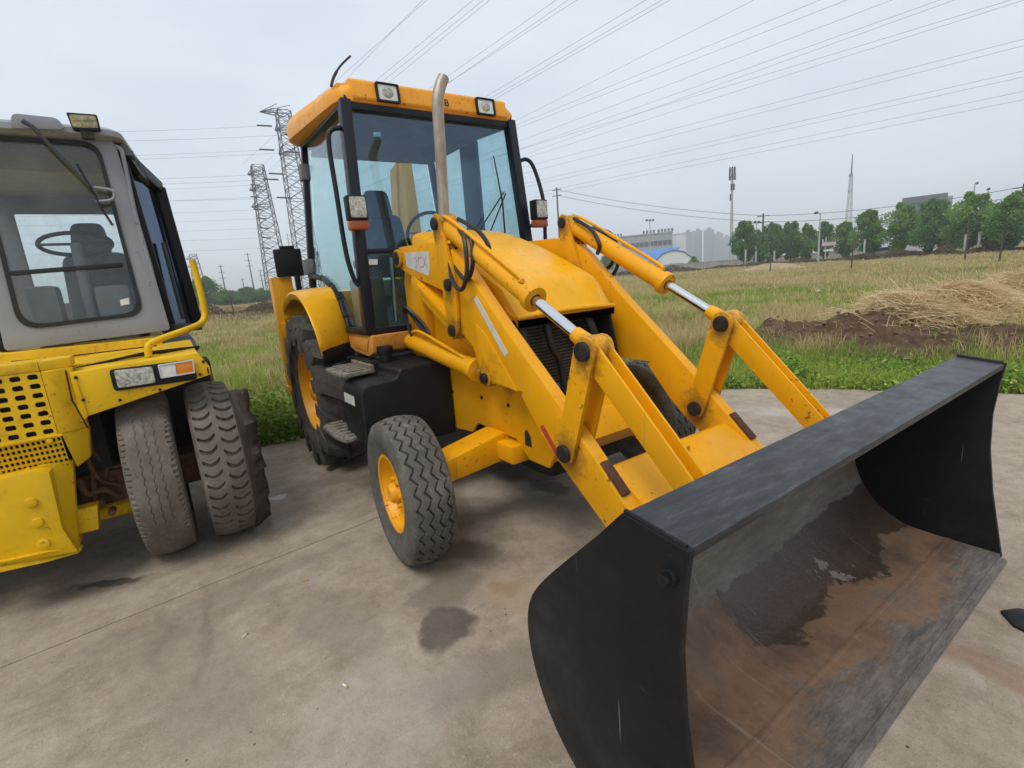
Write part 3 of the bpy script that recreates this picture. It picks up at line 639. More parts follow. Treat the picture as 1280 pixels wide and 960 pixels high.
# loader arms and linkage, both sides
ARM = [(1.17, 1.72), (1.19, 1.775), (1.24, 1.80), (1.76, 1.785), (1.94, 1.75), (2.06, 1.67), (2.42, 1.335), (2.92, .905), (3.10, .735), (3.30, .545), (3.43, .42), (3.46, .35), (3.42, .28), (3.34, .26),
       (3.13, .445), (2.84, .665), (2.75, .745), (2.585, .935), (2.60, .957), (2.34, .965), (2.24, .955), (2.20, 1.00), (2.14, 1.16), (1.99, 1.25), (1.95, 1.44), (1.82, 1.49), (1.34, 1.61), (1.20, 1.665)]
for sd in (-1, 1):
    yo, yi = sd * .525, sd * .452
    arm = MB().xz(ARM, yo, yi).build('loader_arm', 'yellow', LD, bevel=.007)
    g = MB().xz([(2.22, .99), (2.30, .985), (2.56, .955), (2.50, 1.03), (2.30, 1.24), (2.2, 1.30)], yo, yo + sd * .006).build('gusset_plate', 'yellow', arm, bevel=.003)
    MB().xz([(2.20, 1.43), (2.235, 1.45), (2.50, 1.15), (2.465, 1.13)], yo, yo + sd * .002).build('decal_strip', 'decal_white', arm, smooth=0)
    MB().xz([(2.73, .80), (2.76, .815), (2.88, .68), (2.85, .665)], yo, yo + sd * .0015).build('warning_decal', 'decal_red', arm, smooth=0)
    st = MB().xz([(1.33, 1.755), (1.70, 1.735), (1.69, 1.62), (1.66, 1.585), (1.34, 1.66)], yo, yo + sd * .002).build('model_sticker', 'decal_white', arm, smooth=0)
    text_mesh('3CX', 'model_text', 'decal_pink', arm, (1.57, yo + sd * .0035, 1.675), (1 if sd < 0 else -1, 0, -.05), (.05, 0, 1), .105)
    pin('arm_pivot', 1.225, 1.725, yo + sd * .03, sd * .39, .045)
    MB().cyl((1.225, yo, 1.725), (1.225, yo + sd * .022, 1.725), .062, 24).build('pivot_boss', 'yellow', arm, bevel=.004)
    MB().prism([(3.125, sd * .465, .708), (3.25, sd * .465, .592), (3.25, sd * .512, .592), (3.125, sd * .512, .708)], (.012, 0, .013)).build('wear_pad', 'rust_pad', arm, bevel=.003)
    # tower that carries the arm pivot
    MB().xz([(1.08, 1.0), (1.36, 1.0), (1.38, 1.3), (1.33, 1.60), (1.28, 1.78), (1.17, 1.78), (1.08, 1.55)], sd * .4515, sd * .386).build('loader_tower', 'yellow', LD, bevel=.006)
    # lever
    LV = [(1.835, 1.885), (1.845, 1.915), (1.88, 1.935), (1.92, 1.915), (1.945, 1.85), (2.035, 1.56), (2.04, 1.40), (2.015, 1.24), (1.96, 1.195), (1.905, 1.24), (1.885, 1.45), (1.86, 1.65)]
    for y0, y1 in ((sd * .551, sd * .529), (sd * .448, sd * .428)):
        MB().xz(LV, y0, y1).build('lever_plate', 'yellow', LD, bevel=.004)
    for nm, (x, z), rr in (('tilt_pin', A_, .036), ('lever_pin', (1.97, 1.52), .036), ('link_pin', (1.96, 1.25), .036)):
        pin(nm, x, z, sd * .568, sd * .414, rr)
    MB().xz(stadium((1.42, 1.545), (1.96, 1.25), .05, .055), sd * .526, sd * .45).build('guide_link', 'yellow', LD, bevel=.006)
    MB().xz([(1.50, 1.515), (1.52, 1.54), (1.90, 1.33), (1.88, 1.305)], sd * .5265, sd * .545).build('guide_link_rib', 'yellow', LD, bevel=.003)
    # tilt cylinder
    yc = sd * .488; a, b = Vector((A_[0], yc, A_[1])), Vector((B_[0], yc, B_[1])); t = (b - a).normalized(); mid = a + t * (b - a).length * .685
    m = MB().tube([a + t * .03, a + t * .07, a + t * .075, mid - t * .03], [.05, .05, .054, .054], 28); boss(m, A_[0], A_[1], .052, yc - .038, yc + .038)
    cy = m.build('tilt_cylinder', 'yellow', LD, bevel=0)
    MB().tube([mid - t * .045, mid], .066, 28).build('gland', 'yellow', cy, bevel=.005)
    MB().tube([mid, mid + t * .003], [.03, .03], 16).build('wiper_seal', 'rubber_seal', cy)
    MB().tube([mid - t * .02, b - t * .10], .026, 20).build('piston_rod', 'chrome', cy)
    m = MB().tube([b - t * .13, b - t * .02], [.034, .045], 16); boss(m, B_[0], B_[1], .062, yc - .038, yc + .038); m.build('rod_eye', 'yellow', cy, bevel=.004)
    up = Vector((-t.z, 0, t.x)); q0, q1 = a + t * .10 + up * .066 + Vector((0, sd * .03, 0)), mid - t * .16 + up * .066 + Vector((0, sd * .03, 0))
    MB().tube(smoothpath([a + t * .04 + up * .03 + Vector((0, sd * .04, 0)), q0, q1, q1 + t * .05 - up * .02]), .011, 8).build('oil_pipe', 'yellow', cy)
    for dy, sag in ((.02, .17), (.06, .22)):
        hp = [(1.97, sd * (.46 + dy), 1.73), (2.03, sd * (.50 + dy), 1.78 - sag), (2.17, sd * (.52 + dy), 1.71 - sag), (2.25, sd * (.52 + dy), 1.74 - sag * .7), (2.22, sd * (.50 + dy), 1.755), (2.06, sd * (.475 + dy * .4), 1.82)]
        MB().tube(smoothpath(hp, 8), .0125, 8).build('hydraulic_hose', 'hose', LD)
    MB().tube(smoothpath([(1.98, sd * .45, 1.89), (2.16, sd * .43, 1.80), (2.24, sd * .42, 1.70), (2.20, sd * .44, 1.64)], 8), .013, 8).build('hydraulic_hose', 'hose', LD)
    # tip linkage
    for y0, y1 in ((sd * .551, sd * .529), (sd * .448, sd * .428)):
        MB().xz(stadium(C_, B_, .055, .062), y0, y1).build('short_link', 'yellow', LD, bevel=.004)
    m = MB(); e_ = (3.66, .66)
    for y0, y1 in ((sd * .5285, sd * .5165), (sd * .4605, sd * .449)): m.xz(stadium(B_, e_, .058, .05), y0, y1)
    dx, dz = e_[0] - B_[0], e_[1] - B_[1]; L = math.hypot(dx, dz); nx, nz = -dz / L, dx / L
    pts = [(B_[0] + dx * .2 + nx * .0, B_[1] + dz * .2 + nz * .0), (e_[0] - dx * .08, e_[1] - dz * .08), (e_[0] - dx * .08 - nx * .012, e_[1] - dz * .08 - nz * .012), (B_[0] + dx * .2 - nx * .012, B_[1] + dz * .2 - nz * .012)]
    m.xz(pts, sd * .517, sd * .46)
    m.build('tipping_link', 'yellow', LD, bevel=.003)
    pin('tipping_pin', B_[0], B_[1], sd * .57, sd * .412, .042); pin('arm_link_pin', C_[0], C_[1], sd * .57, sd * .412, .042)
    pin('bucket_pin', 3.66, .66, sd * .555, sd * .415, .03)
    # lift cylinder
    yc = sd * .485; a, b = Vector((1.13, yc, 1.135)), Vector((2.26, yc, .99)); t = (b - a).normalized(); mid = a + t * .97
    m = MB().tube([a, a + t * .05, mid], [.045, .06, .06], 28); lc = m.build('lift_cylinder', 'yellow', LD)
    MB().tube([mid - t * .035, mid + t * .012], .07, 28).build('gland', 'yellow', lc, bevel=.004)
    MB().tube([mid, b - t * .05], .028, 18).build('piston_rod', 'chrome', lc)
    m = MB(); boss(m, b.x, b.z, .052, yc - .05, yc + .05); m.build('rod_eye', 'yellow', lc, bevel=.004); pin('lift_pin', b.x, b.z, sd * .555, sd * .43, .03)
    MB().tube(smoothpath([a + Vector((.12, sd * .02, .07)), a + Vector((.3, sd * .03, .075)), mid + Vector((-.15, sd * .03, .085)), mid + Vector((-.09, sd * .01, .06))]), .011, 8).build('oil_pipe', 'yellow', lc)
    for k in range(3):
        hx = 1.14 + .05 * k; MB().tube(smoothpath([(hx, sd * (.47 + .02 * k), 1.17), (hx - .02, sd * (.5 + .02 * k), 1.31 + .02 * k), (hx + .07, sd * (.51 + .02 * k), 1.36 + .01 * k), (hx + .17, sd * .49, 1.27), (hx + .22, sd * .47, 1.19)], 8), .011, 8).build('hydraulic_hose', 'hose', LD)
XM = MB().xz([(3.03, .59), (3.08, .655), (3.12, .665), (3.35, .55), (3.425, .485), (3.42, .40), (3.30, .345), (3.06, .50)], -.4525, .4525).build('arm_crossmember', 'yellow', LD, bevel=.012)
MB().box((3.15, -.03, .645), (3.19, .04, .665)).build('bracket', 'yellow', XM, bevel=.003)
# bucket
BS = [(4.05, .965), (3.885, .985)]; BB = [(3.885, .985), (3.70, .80), (3.57, .665), (3.50, .575), (3.468, .49), (3.465, .40), (3.485, .30), (3.53, .20), (3.60, .115), (3.69, .055), (3.80, .025), (4.13, .021)]
def offs(pl, dd):
    o_ = []
    for i, p in enumerate(pl):
        a, b = pl[max(i - 1, 0)], pl[min(i + 1, len(pl) - 1)]; dx, dz = b[0] - a[0], b[1] - a[1]; L = math.hypot(dx, dz); o_.append((p[0] + dz / L * dd, p[1] - dx / L * dd))
    return o_
def finer(pl, n=4):
    return [tuple(v)[::2] for v in smoothpath([(x, 0, z) for x, z in pl], n)]
BBf = finer(BB, 4); ins = offs(BBf, -.016)
m = MB(); n = len(BBf); YN = 24
vs_, fs_ = [], []
for prof in (BBf, ins):
    for x, z in prof:
        for j in range(YN + 1): vs_.append((x, -1.155 + 2.31 * j / YN, z))
rw = YN + 1
for L_ in range(2):
    for i in range(n - 1):
        for j in range(YN): k = L_ * n * rw + i * rw + j; fs_.append((k, k + 1, k + rw + 1, k + rw))
for j in range(YN):
    fs_.append((j, j + 1, n * rw + j + 1, n * rw + j)); k = (n - 1) * rw + j; fs_.append((k, k + 1, n * rw + k + 1, n * rw + k))
BK = m.add(vs_, fs_).build('bucket', 'bucket_steel', LD, smooth=50)
MB().xz([(4.055, .945), (4.055, .968), (3.885, .989), (3.872, .978), (3.885, .966)], -1.162, 1.162).build('top_plate', 'bucket_top', BK, bevel=.003)
SP = [(4.062, .972), (3.885, .992)] + [(x - .004, z - .004 if z > .05 else z) for x, z in BBf[2:]] + [(4.135, .02), (4.125, .07), (4.075, .33), (4.045, .55), (4.038, .72), (4.05, .88)]
for sd in (-1, 1):
    MB().xz(SP, sd * 1.155, sd * 1.178).build('side_plate', 'bucket_black', BK, bevel=.003, smooth=30)
    bo = PY(838, 720, -1.178) if sd < 0 else None
    if bo:
        MB().cyl((bo[0], -1.176, bo[2]), (bo[0], -1.192, bo[2]), .021, 20).build('washer', 'bucket_black', BK, bevel=.002)
        MB().cyl((bo[0], -1.19, bo[2]), (bo[0], -1.207, bo[2]), .014, 6).build('bolt', 'bucket_black', BK, bevel=.002)
    MB().xz([(3.45, .28), (3.52, .22), (3.52, .10), (3.36, .24), (3.34, .36), (3.44, .44), (3.50, .52)], sd * .54, sd * .522).build('bucket_bracket', 'bucket_black', BK, bevel=.003)
    MB().xz([(3.55, .57), (3.60, .52), (3.90, .93), (3.84, .94), (3.62, .71)], sd * .545, sd * .53).build('bucket_bracket', 'bucket_black', BK, bevel=.003)
    MB().xz([(3.55, .57), (3.60, .52), (3.90, .93), (3.84, .94), (3.62, .71)], sd * .44, sd * .425).build('bucket_bracket', 'bucket_black', BK, bevel=.003)
MB().xz([(3.94, .041), (4.15, .022), (4.16, .012), (4.15, .006), (3.94, .006)], -1.15, 1.15).build('cutting_edge', 'bucket_steel', BK, bevel=.002)
MB().xz([(3.925, .043), (3.945, .043), (3.945, .037), (3.925, .037)], -1.15, 1.15).build('weld_seam', 'bucket_steel', BK, bevel=.002)
for sd in (-1, 1):
    MB().tube([(4.05, sd * 1.166, .974), (3.885, sd * 1.166, .994)], .006, 6).build('weld_bead', 'bucket_black', BK)
# cab
def P3(x, y, z): return (x, y, z)
CABm = MB()
for sd in (-1, 1):
    CABm.bar((.985, sd * .685, 2.80), (1.085, sd * .765, 1.22), .075, .085, (1, 0, 0))
    CABm.bar((-.40, sd * .625, 2.88), (-.42, sd * .745, 1.60), .06, .06, (1, 0, 0)); CABm.bar((-.42, sd * .745, 1.62), (-.42, sd * .72, .98), .06, .06, (1, 0, 0))
    CABm.bar((1.09, sd * .765, 1.235), (.60, sd * .762, 1.225), .06, .05); CABm.bar((.985, sd * .685, 2.785), (-.40, sd * .625, 2.86), .06, .06)
    for q0, q1 in zip([(.62, 1.225), (.56, 1.32), (.45, 1.46), (.28, 1.58), (.05, 1.655)], [(.56, 1.32), (.45, 1.46), (.28, 1.58), (.05, 1.655), (-.42, 1.70)]): CABm.bar((q0[0], sd * .762, q0[1]), (q1[0], sd * .758, q1[1]), .04, .045)
CABm.bar((.985, -.69, 2.785), (.985, .69, 2.785), .06, .09); CABm.bar((-.40, -.63, 2.85), (-.40, .63, 2.85), .05, .07); CABm.bar((1.045, -.74, 1.795), (1.045, .74, 1.795), .035, .035)
CABm.bar((1.085, -.77, 1.225), (1.085, -.40, 1.225), .05, .05); CABm.bar((1.085, .77, 1.225), (1.085, .40, 1.225), .05, .05)
for sd in (-1, 1): CABm.bar((1.05, sd * .42, 1.79), (1.085, sd * .42, 1.22), .04, .05, (1, 0, 0))
CAB = CABm.build('cab_frame', 'frame_navy', LD, bevel=.010)
def pane(name, outline, nrm, mat, parent): return MB().prism(outline, Vector(nrm) * .005).build(name, mat, parent, smooth=0)
pane('windshield', rrect((1.02, -.70, 1.815), (1.02, .70, 1.815), (.975, .645, 2.745), (.975, -.645, 2.745), .06), (1, 0, 0), 'glass_wind', CAB)
for sd in (-1, 1):
    pane('lower_pane', rrect((1.08, sd * .735, 1.255), (1.08, sd * .445, 1.255), (1.05, sd * .445, 1.775), (1.05, sd * .72, 1.775), .05), (1, 0, 0), 'glass_dark', CAB)
    sp = [(1.05, sd * .745, 1.26), (.64, sd * .745, 1.26), (.58, sd * .745, 1.35), (.46, sd * .742, 1.48), (.28, sd * .74, 1.60), (.05, sd * .738, 1.68), (-.39, sd * .732, 1.73), (-.38, sd * .63, 2.82), (.955, sd * .675, 2.75)]
    pane('side_window', sp, (0, sd, 0), 'glass_cab', CAB)
for x0_, x1_ in ((.10, .40),):
    for sd in (1,): MB().box((x0_, .70, 1.62), (x1_, .735, 2.80)).build('door_post', 'frame_navy', CAB, bevel=.008)
pane('rear_window', rrect((-.42, -.69, 1.55), (-.42, .69, 1.55), (-.41, .58, 2.80), (-.41, -.58, 2.80), .06), (1, 0, 0), 'glass_cab', CAB)
MB().box((-.45, -.70, .98), (-.40, .70, 1.53)).build('rear_wall', 'frame_navy', CAB, bevel=.01)
MB().box((-.44, -.72, 1.00), (1.06, .72, 1.05)).build('cab_floor', 'interior_grey', CAB, bevel=.01)
MB().box((-.36, -.60, 2.74), (.93, .60, 2.79)).build('headliner', 'interior_grey', CAB, bevel=.02)
hb = [PX(474, 158, .99), PX(494, 166, .985)]
MB().prism([PX(466, 165, .986), PX(476, 165, .986), PX(476, 171, .986), PX(466, 171, .986)], (.001, 0, 0)).build('inspection_sticker', 'sticker_blue', CAB, smooth=0)
text_mesh('015', 'sticker_text', 'decal_white', CAB, (.9885, float(PX(471, 168, .986)[1]), float(PX(471, 168, .986)[2])), (0, 1, 0), (0, 0, 1), .03)
MB().prism([PX(461, 324, 1.09), PX(472, 324, 1.09), PX(472, 331, 1.09), PX(461, 331, 1.09)], (.001, 0, 0)).build('sticker', 'paper', CAB, smooth=0)
for z in (2.62, 1.78):           # door hinges on the rear pillar
    MB().box((-.47, -.80 if z < 2 else -.70, z - .07), (-.36, -.72 if z < 2 else -.62, z + .07)).build('hinge', 'interior_grey', CAB, bevel=.015)
MB().tube(smoothpath([(.99, -.705, 2.62), (.99, -.80, 2.60), (.99, -.83, 2.50), (1.0, -.83, 2.2), (1.02, -.83, 1.8), (1.03, -.80, 1.60), (1.05, -.765, 1.56)], 6), .0165, 10).build('grab_handle', 'frame_navy', CAB)
MB().tube(smoothpath([(1.0, .70, 2.46), (1.03, .80, 2.50), (1.06, .86, 2.42), (1.12, .89, 2.15), (1.14, .87, 1.9), (1.12, .86, 1.6), (1.08, .78, 1.5)], 6), .0165, 10).build('grab_handle', 'frame_navy', CAB)
# wiper
MB().tube([PX(632, 300, 1.04), PX(628, 252, 1.03), PX(617, 195, 1.01)], [.008, .007, .005], 8).build('wiper', 'black_plastic', CAB)
MB().tube([PX(612, 292, 1.07), PX(632, 242, 1.04)], .006, 8).build('wiper_arm', 'black_plastic', CAB); MB().tube([PX(598, 290, 1.07), PX(630, 240, 1.04)], .006, 8).build('wiper_arm', 'black_plastic', CAB)
# roof
def roof():
    def outline(s_, z_, infl):
        o_ = []
        xf, xr, hf, hr = .985 + infl, -.54 - infl, .695 + infl, .735 + infl
        for p in rrect((xr, -hr, 0), (xf, -hf, 0), (xf, hf, 0), (xr, hr, 0), [.30, .13, .13, .30], 6):
            mx_ = (p.x - .24); back = min(1, max(0, (.96 - p.x) / .35)); zz = 2.775 + (z_ - 2.775) * (.66 + .34 * back) + (.985 - p.x) * .055
            o_.append((.24 + mx_ * s_, p.y * s_, zz))
        return o_
    lev = [(.94, 2.775, 0), (.985, 2.780, .022), (1.0, 2.80, .040), (1.0, 2.885, .046), (.985, 2.955, .034), (.95, 3.005, .0), (.86, 3.03, -.03), (.6, 3.045, -.05), (.25, 3.05, -.05)]
    V = []; [V.extend(outline(*l)) for l in lev]; n = 28
    fs = [(i * n + k, i * n + (k + 1) % n, (i + 1) * n + (k + 1) % n, (i + 1) * n + k) for i in range(len(lev) - 1) for k in range(n)] + [tuple(range(n))[::-1], tuple(range((len(lev) - 1) * n, len(lev) * n))]
    rf = MB().add(V, fs).build('roof', 'roof_orange', LD, smooth=45)
    # raised front visor carrying the work lamps
    vis = MB().prism([(.90, -.635, 2.785), (1.022, -.635, 2.79), (1.042, -.635, 2.81), (1.022, -.635, 2.925), (.985, -.635, 2.945), (.84, -.635, 2.945)], (0, 1.27, 0)).build('visor', 'roof_orange', rf, bevel=.012)
    for y in (-.385, .425):
        wl = MB().ring(rrect((1.035, y - .085, 2.798), (1.035, y + .085, 2.798), (1.025, y + .085, 2.925), (1.025, y - .085, 2.925), .012, 3), rrect((1.03, y - .07, 2.812), (1.03, y + .07, 2.812), (1.02, y + .07, 2.914), (1.02, y - .07, 2.914), .012, 3), (.028, 0, 0)).build('work_light', 'black_plastic', rf, bevel=.002)
    return rf
RF = roof()
for y in (-.385, .425):
    MB().prism(rrect((1.045, y - .071, 2.811), (1.045, y + .071, 2.811), (1.035, y + .071, 2.915), (1.035, y - .071, 2.915), .012, 3), (.006, 0, 0)).build('lens', 'lens_white', RF, bevel=.001)
    m = MB(); m.v = []; V = []
    for rr, dx in ((.040, 1.048), (.034, 1.052), (.018, 1.054), (.012, 1.0552), (.001, 1.0556)): V += [(dx, y + rr * math.cos(2 * math.pi * k / 20), 2.863 + rr * math.sin(2 * math.pi * k / 20)) for k in range(20)]
    m.add(V, [(i * 20 + k, i * 20 + (k + 1) % 20, i * 20 + 20 + (k + 1) % 20, i * 20 + 20 + k) for i in range(4) for k in range(20)]).build('reflector', 'lamp_lens', RF)
text_mesh('JCB', 'roof_badge', 'black_plastic', RF, (1.043, .045, 2.85), (0, 1, 0), (-.15, 0, 1), .07)
an = [(.93, -.66, 2.93), (.90, -.66, 2.99), (.86, -.66, 3.07), (.84, -.60, 3.16)]
MB().tube(smoothpath([PX(414, 108, .93), PX(417, 97, .92), PX(425, 83, .91), PX(438, 70, .90)]), [.010] * 10 + [.007] * 9, 8).build('antenna', 'rubber_seal', LD)
MB().box((.88, -.715, 2.85), (.97, -.63, 2.915)).build('roof_bracket', 'roof_orange', LD, bevel=.015)
# lamps beside the cab
for sd in (-1, 1):
    y0 = sd * .775; hl = MB().box((1.15, y0 - .066, 1.985), (1.235, y0 + .066, 2.145)).build('headlight', 'black_plastic', LD, bevel=.014)
    MB().prism(rrect((1.236, y0 - .054, 2.0), (1.236, y0 + .054, 2.0), (1.236, y0 + .054, 2.132), (1.236, y0 - .054, 2.132), .012, 3), (.008, 0, 0)).build('lens', 'lamp_lens', hl, bevel=.003)
    MB().box((1.15, y0 - .062, 1.925), (1.232, y0 + .062, 1.984)).build('indicator', 'lens_red', hl, bevel=.012)
    MB().tube([(1.17, y0, 1.95), (1.06, sd * .745, 1.95)], .016, 8).build('lamp_bracket', 'frame_navy', hl)
# exhaust stack
MB().tube(smoothpath([(1.50, -.29, 1.85), (1.525, -.293, 2.05), (1.565, -.295, 2.40), (1.585, -.296, 2.60), (1.59, -.288, 2.68), (1.585, -.262, 2.745), (1.58, -.23, 2.80)], 6), .037, 20, cap=False).build('exhaust_pipe', 'exhaust', LD)
MB().tube([(1.49, -.29, 1.83), (1.497, -.29, 1.90)], .055, 20).build('exhaust_collar', 'black_paint', LD, bevel=.004)
# side tank cover with steps
TK = [(-1.045, .56), (-1.035, .88), (-1.01, .925), (-.97, .94), (-.80, .945), (-.775, .96), (-.765, .99), (-.745, 1.01), (-.42, 1.02), (-.39, 1.0), (-.39, .48), (-.98, .50)]
for sd in (-1, 1):
    TI = [(-.80, .52), (-.80, .93), (-.785, .955), (-.765, .99), (-.745, 1.01), (-.42, 1.02), (-.39, 1.0), (-.39, .48)]
    sy = 1 if sd < 0 else -1
    tk = MB().prism([(1.555, sy * y, z) for y, z in TK], (-.40, 0, 0)).build('side_tank', 'black_plastic', LD, bevel=.022, seg=3)
    MB().prism([(1.16, sy * y, z - .002) for y, z in TI], (-.56, 0, 0)).build('tank_rear', 'black_plastic', tk, bevel=.015)
    if sd < 0:
        MB().tube([(1.17, -.70, 1.0), (1.17, -.70, 1.085)], .045, 20).build('filler_neck', 'black_plastic', tk, bevel=.006); MB().tube([(1.17, -.70, 1.07), (1.17, -.70, 1.125)], .058, 12).build('filler_cap', 'black_plastic', tk, bevel=.008)
        MB().prism([(1.22, -1.0455, .795), (1.44, -1.0455, .795), (1.44, -1.0435, .86), (1.22, -1.0435, .86)], (0, -.0015, 0)).build('decal', 'decal_white', tk, smooth=0)
    MB().box((.62, min(sd * .84, sd * .36), .985), (1.15, max(sd * .84, sd * .36), 1.025)).build('tank_shoulder', 'black_plastic', tk, bevel=.015)
    for zc, x0, x1, ya, yb in ((.965, .85, 1.28, .84, 1.07), (.545, .84, 1.36, .92, 1.15)):
        stp = MB().prism([(x0, sd * ya, zc), (x1, sd * ya, zc), (x1 + .02, sd * (yb - .03), zc), (x1 - .12, sd * yb, zc), (x0 + .06, sd * yb, zc), (x0, sd * (yb - .04), zc)], (0, 0, .025)).build('step', 'step_grip', LD, bevel=.005)
        for q in range(6):
            xx = x0 + .05 + q * (x1 - x0 - .1) / 5
            MB().box((xx - .018, min(sd * (ya + .03), sd * (yb - .06)), zc + .024), (xx + .018, max(sd * (ya + .03), sd * (yb - .06)), zc + .036)).build('tread_bar', 'step_grip', stp, bevel=.003)
        MB().box((x0, min(sd * (ya - .01), sd * (ya + .02)), zc), (x1, max(sd * (ya - .01), sd * (ya + .02)), zc + .055)).build('step_kick', 'step_grip', stp, bevel=.004)
        if zc < .8: MB().box((x0 + .05, min(sd * .88, sd * 1.0), zc - .02), (x1 - .05, max(sd * .88, sd * 1.0), zc + .05)).build('step_hanger', 'black_paint', stp)
    MB().prism([(.58, sd * .775, 1.205), (.60, sd * .775, 1.085), (.72, sd * .775, 1.06), (1.02, sd * .775, 1.045), (1.13, sd * .775, 1.08), (1.16, sd * .775, 1.205)], (0, -sd * .38, 0)).build('cab_sill', 'sill_orange', LD, bevel=.014)
    MB().prism([(.72, sd * .776, 1.175), (.74, sd * .776, 1.10), (1.02, sd * .776, 1.085), (1.08, sd * .776, 1.175)], (0, sd * .006, 0)).build('sill_panel', 'sill_orange', LD, bevel=.004)
    # rear fender
    fa = [(-.34, 1.33), (-.34, 1.42), (-.26, 1.49), (-.05, 1.545), (.15, 1.565), (.35, 1.54), (.52, 1.47), (.66, 1.36), (.75, 1.26), (.80, 1.17), (.81, 1.13)]
    fa = finer(fa, 3); m = MB(); V = []; nn = len(fa)
    cs = ((1.055, -.05), (1.062, -.02), (1.05, -.004), (1.01, .004), (.90, .012), (.76, .02))
    for x, z in fa:
        k = max(0, (x - .3)) * .55
        for (y, dz) in cs: V.append((x - k * (1.05 - y) / .3 * .9, sd * y, z + dz))
    nc = len(cs)
    for x, z in fa:
        k = max(0, (x - .3)) * .55
        for (y, dz) in cs: V.append((x - k * (1.05 - y) / .3 * .9 - .01, sd * (y - .012), z + dz - .018))
    fs = []
    for L_ in range(2):
        fs += [(L_ * nn * nc + i * nc + j, L_ * nn * nc + i * nc + j + 1, L_ * nn * nc + (i + 1) * nc + j + 1, L_ * nn * nc + (i + 1) * nc + j) for i in range(nn - 1) for j in range(nc - 1)]
    for i in range(nn - 1):
        for j in (0, nc - 1): fs.append((i * nc + j, i * nc + nc + j, nn * nc + i * nc + nc + j, nn * nc + i * nc + j))
    for j in range(nc - 1):
        for i in (0, nn - 1): fs.append((i * nc + j, i * nc + j + 1, nn * nc + i * nc + j + 1, nn * nc + i * nc + j))
    MB.add(m, V, fs).build('fender', 'hood_yellow', LD, smooth=40)
    MB().prism([(.80, sd * 1.045, .99), (.795, sd * 1.045, 1.118), (.575, sd * .77, 1.13), (.575, sd * .77, .99)], (-.02, 0, 0)).build('fender_skirt', 'black_plastic', LD, bevel=.004)
# cab interior
S = MB(); S.prism(rrect((-.06, -.30, 1.62), (-.06, .16, 1.62), (-.20, .14, 2.22), (-.20, -.28, 2.22), .08), (-.11, 0, .02)); seat = S.build('seat', 'seat_fabric', LD, bevel=.03)
MB().prism(rrect((-.17, -.20, 2.18), (-.17, .06, 2.18), (-.22, .04, 2.45), (-.22, -.18, 2.45), .06), (-.09, 0, .01)).build('headrest', 'seat_fabric', seat, bevel=.025)
MB().box((-.15, -.30, 1.45), (.38, .16, 1.60)).build('seat_cushion', 'seat_fabric', seat, bevel=.04); MB().box((-.05, -.22, 1.05), (.30, .08, 1.46)).build('seat_base', 'interior_grey', seat, bevel=.02)
MB().box((-.05, -.46, 1.72), (.30, -.34, 1.80)).build('armrest', 'seat_fabric', seat, bevel=.03)
MB().xz([(.75, 1.05), (1.0, 1.05), (1.0, 1.78), (.92, 1.84), (.80, 1.80)], -.20, .28).build('dashboard', 'interior_grey', LD, bevel=.02)
V = [(.70 + .17 * .45 * math.cos(a) * 1, -.02 + .19 * math.sin(a), 1.95 + .17 * .9 * math.cos(a)) for a in np.linspace(0, 2 * math.pi, 25)]
sw = MB().tube(V, .014, 8, cap=False).build('steering_wheel', 'rubber_seal', LD); MB().tube([(.70, -.02, 1.95), (.86, -.02, 1.78)], .03, 10).build('steering_column', 'interior_grey', sw); MB().bar((.70, -.20, 1.95), (.70, .16, 1.95), .02, .01).build('spoke', 'rubber_seal', sw)
MB().box((.55, -.70, 1.05), (.95, -.55, 1.62)).build('side_console', 'interior_grey', LD, bevel=.03)
MB().tube([(.30, .40, 1.05), (.30, .40, 1.75), (.33, .38, 1.95)], [.02, .015, .02], 8).build('control_lever', 'rubber_seal', LD)
MB().tube([(.95, -.50, 1.28), (.97, -.48, 1.75)], .02, 8).build('control_lever', 'chrome', LD)
MB().box((-.38, .30, 1.1), (.2, .62, 1.70)).build('rear_console', 'interior_cream', LD, bevel=.03)
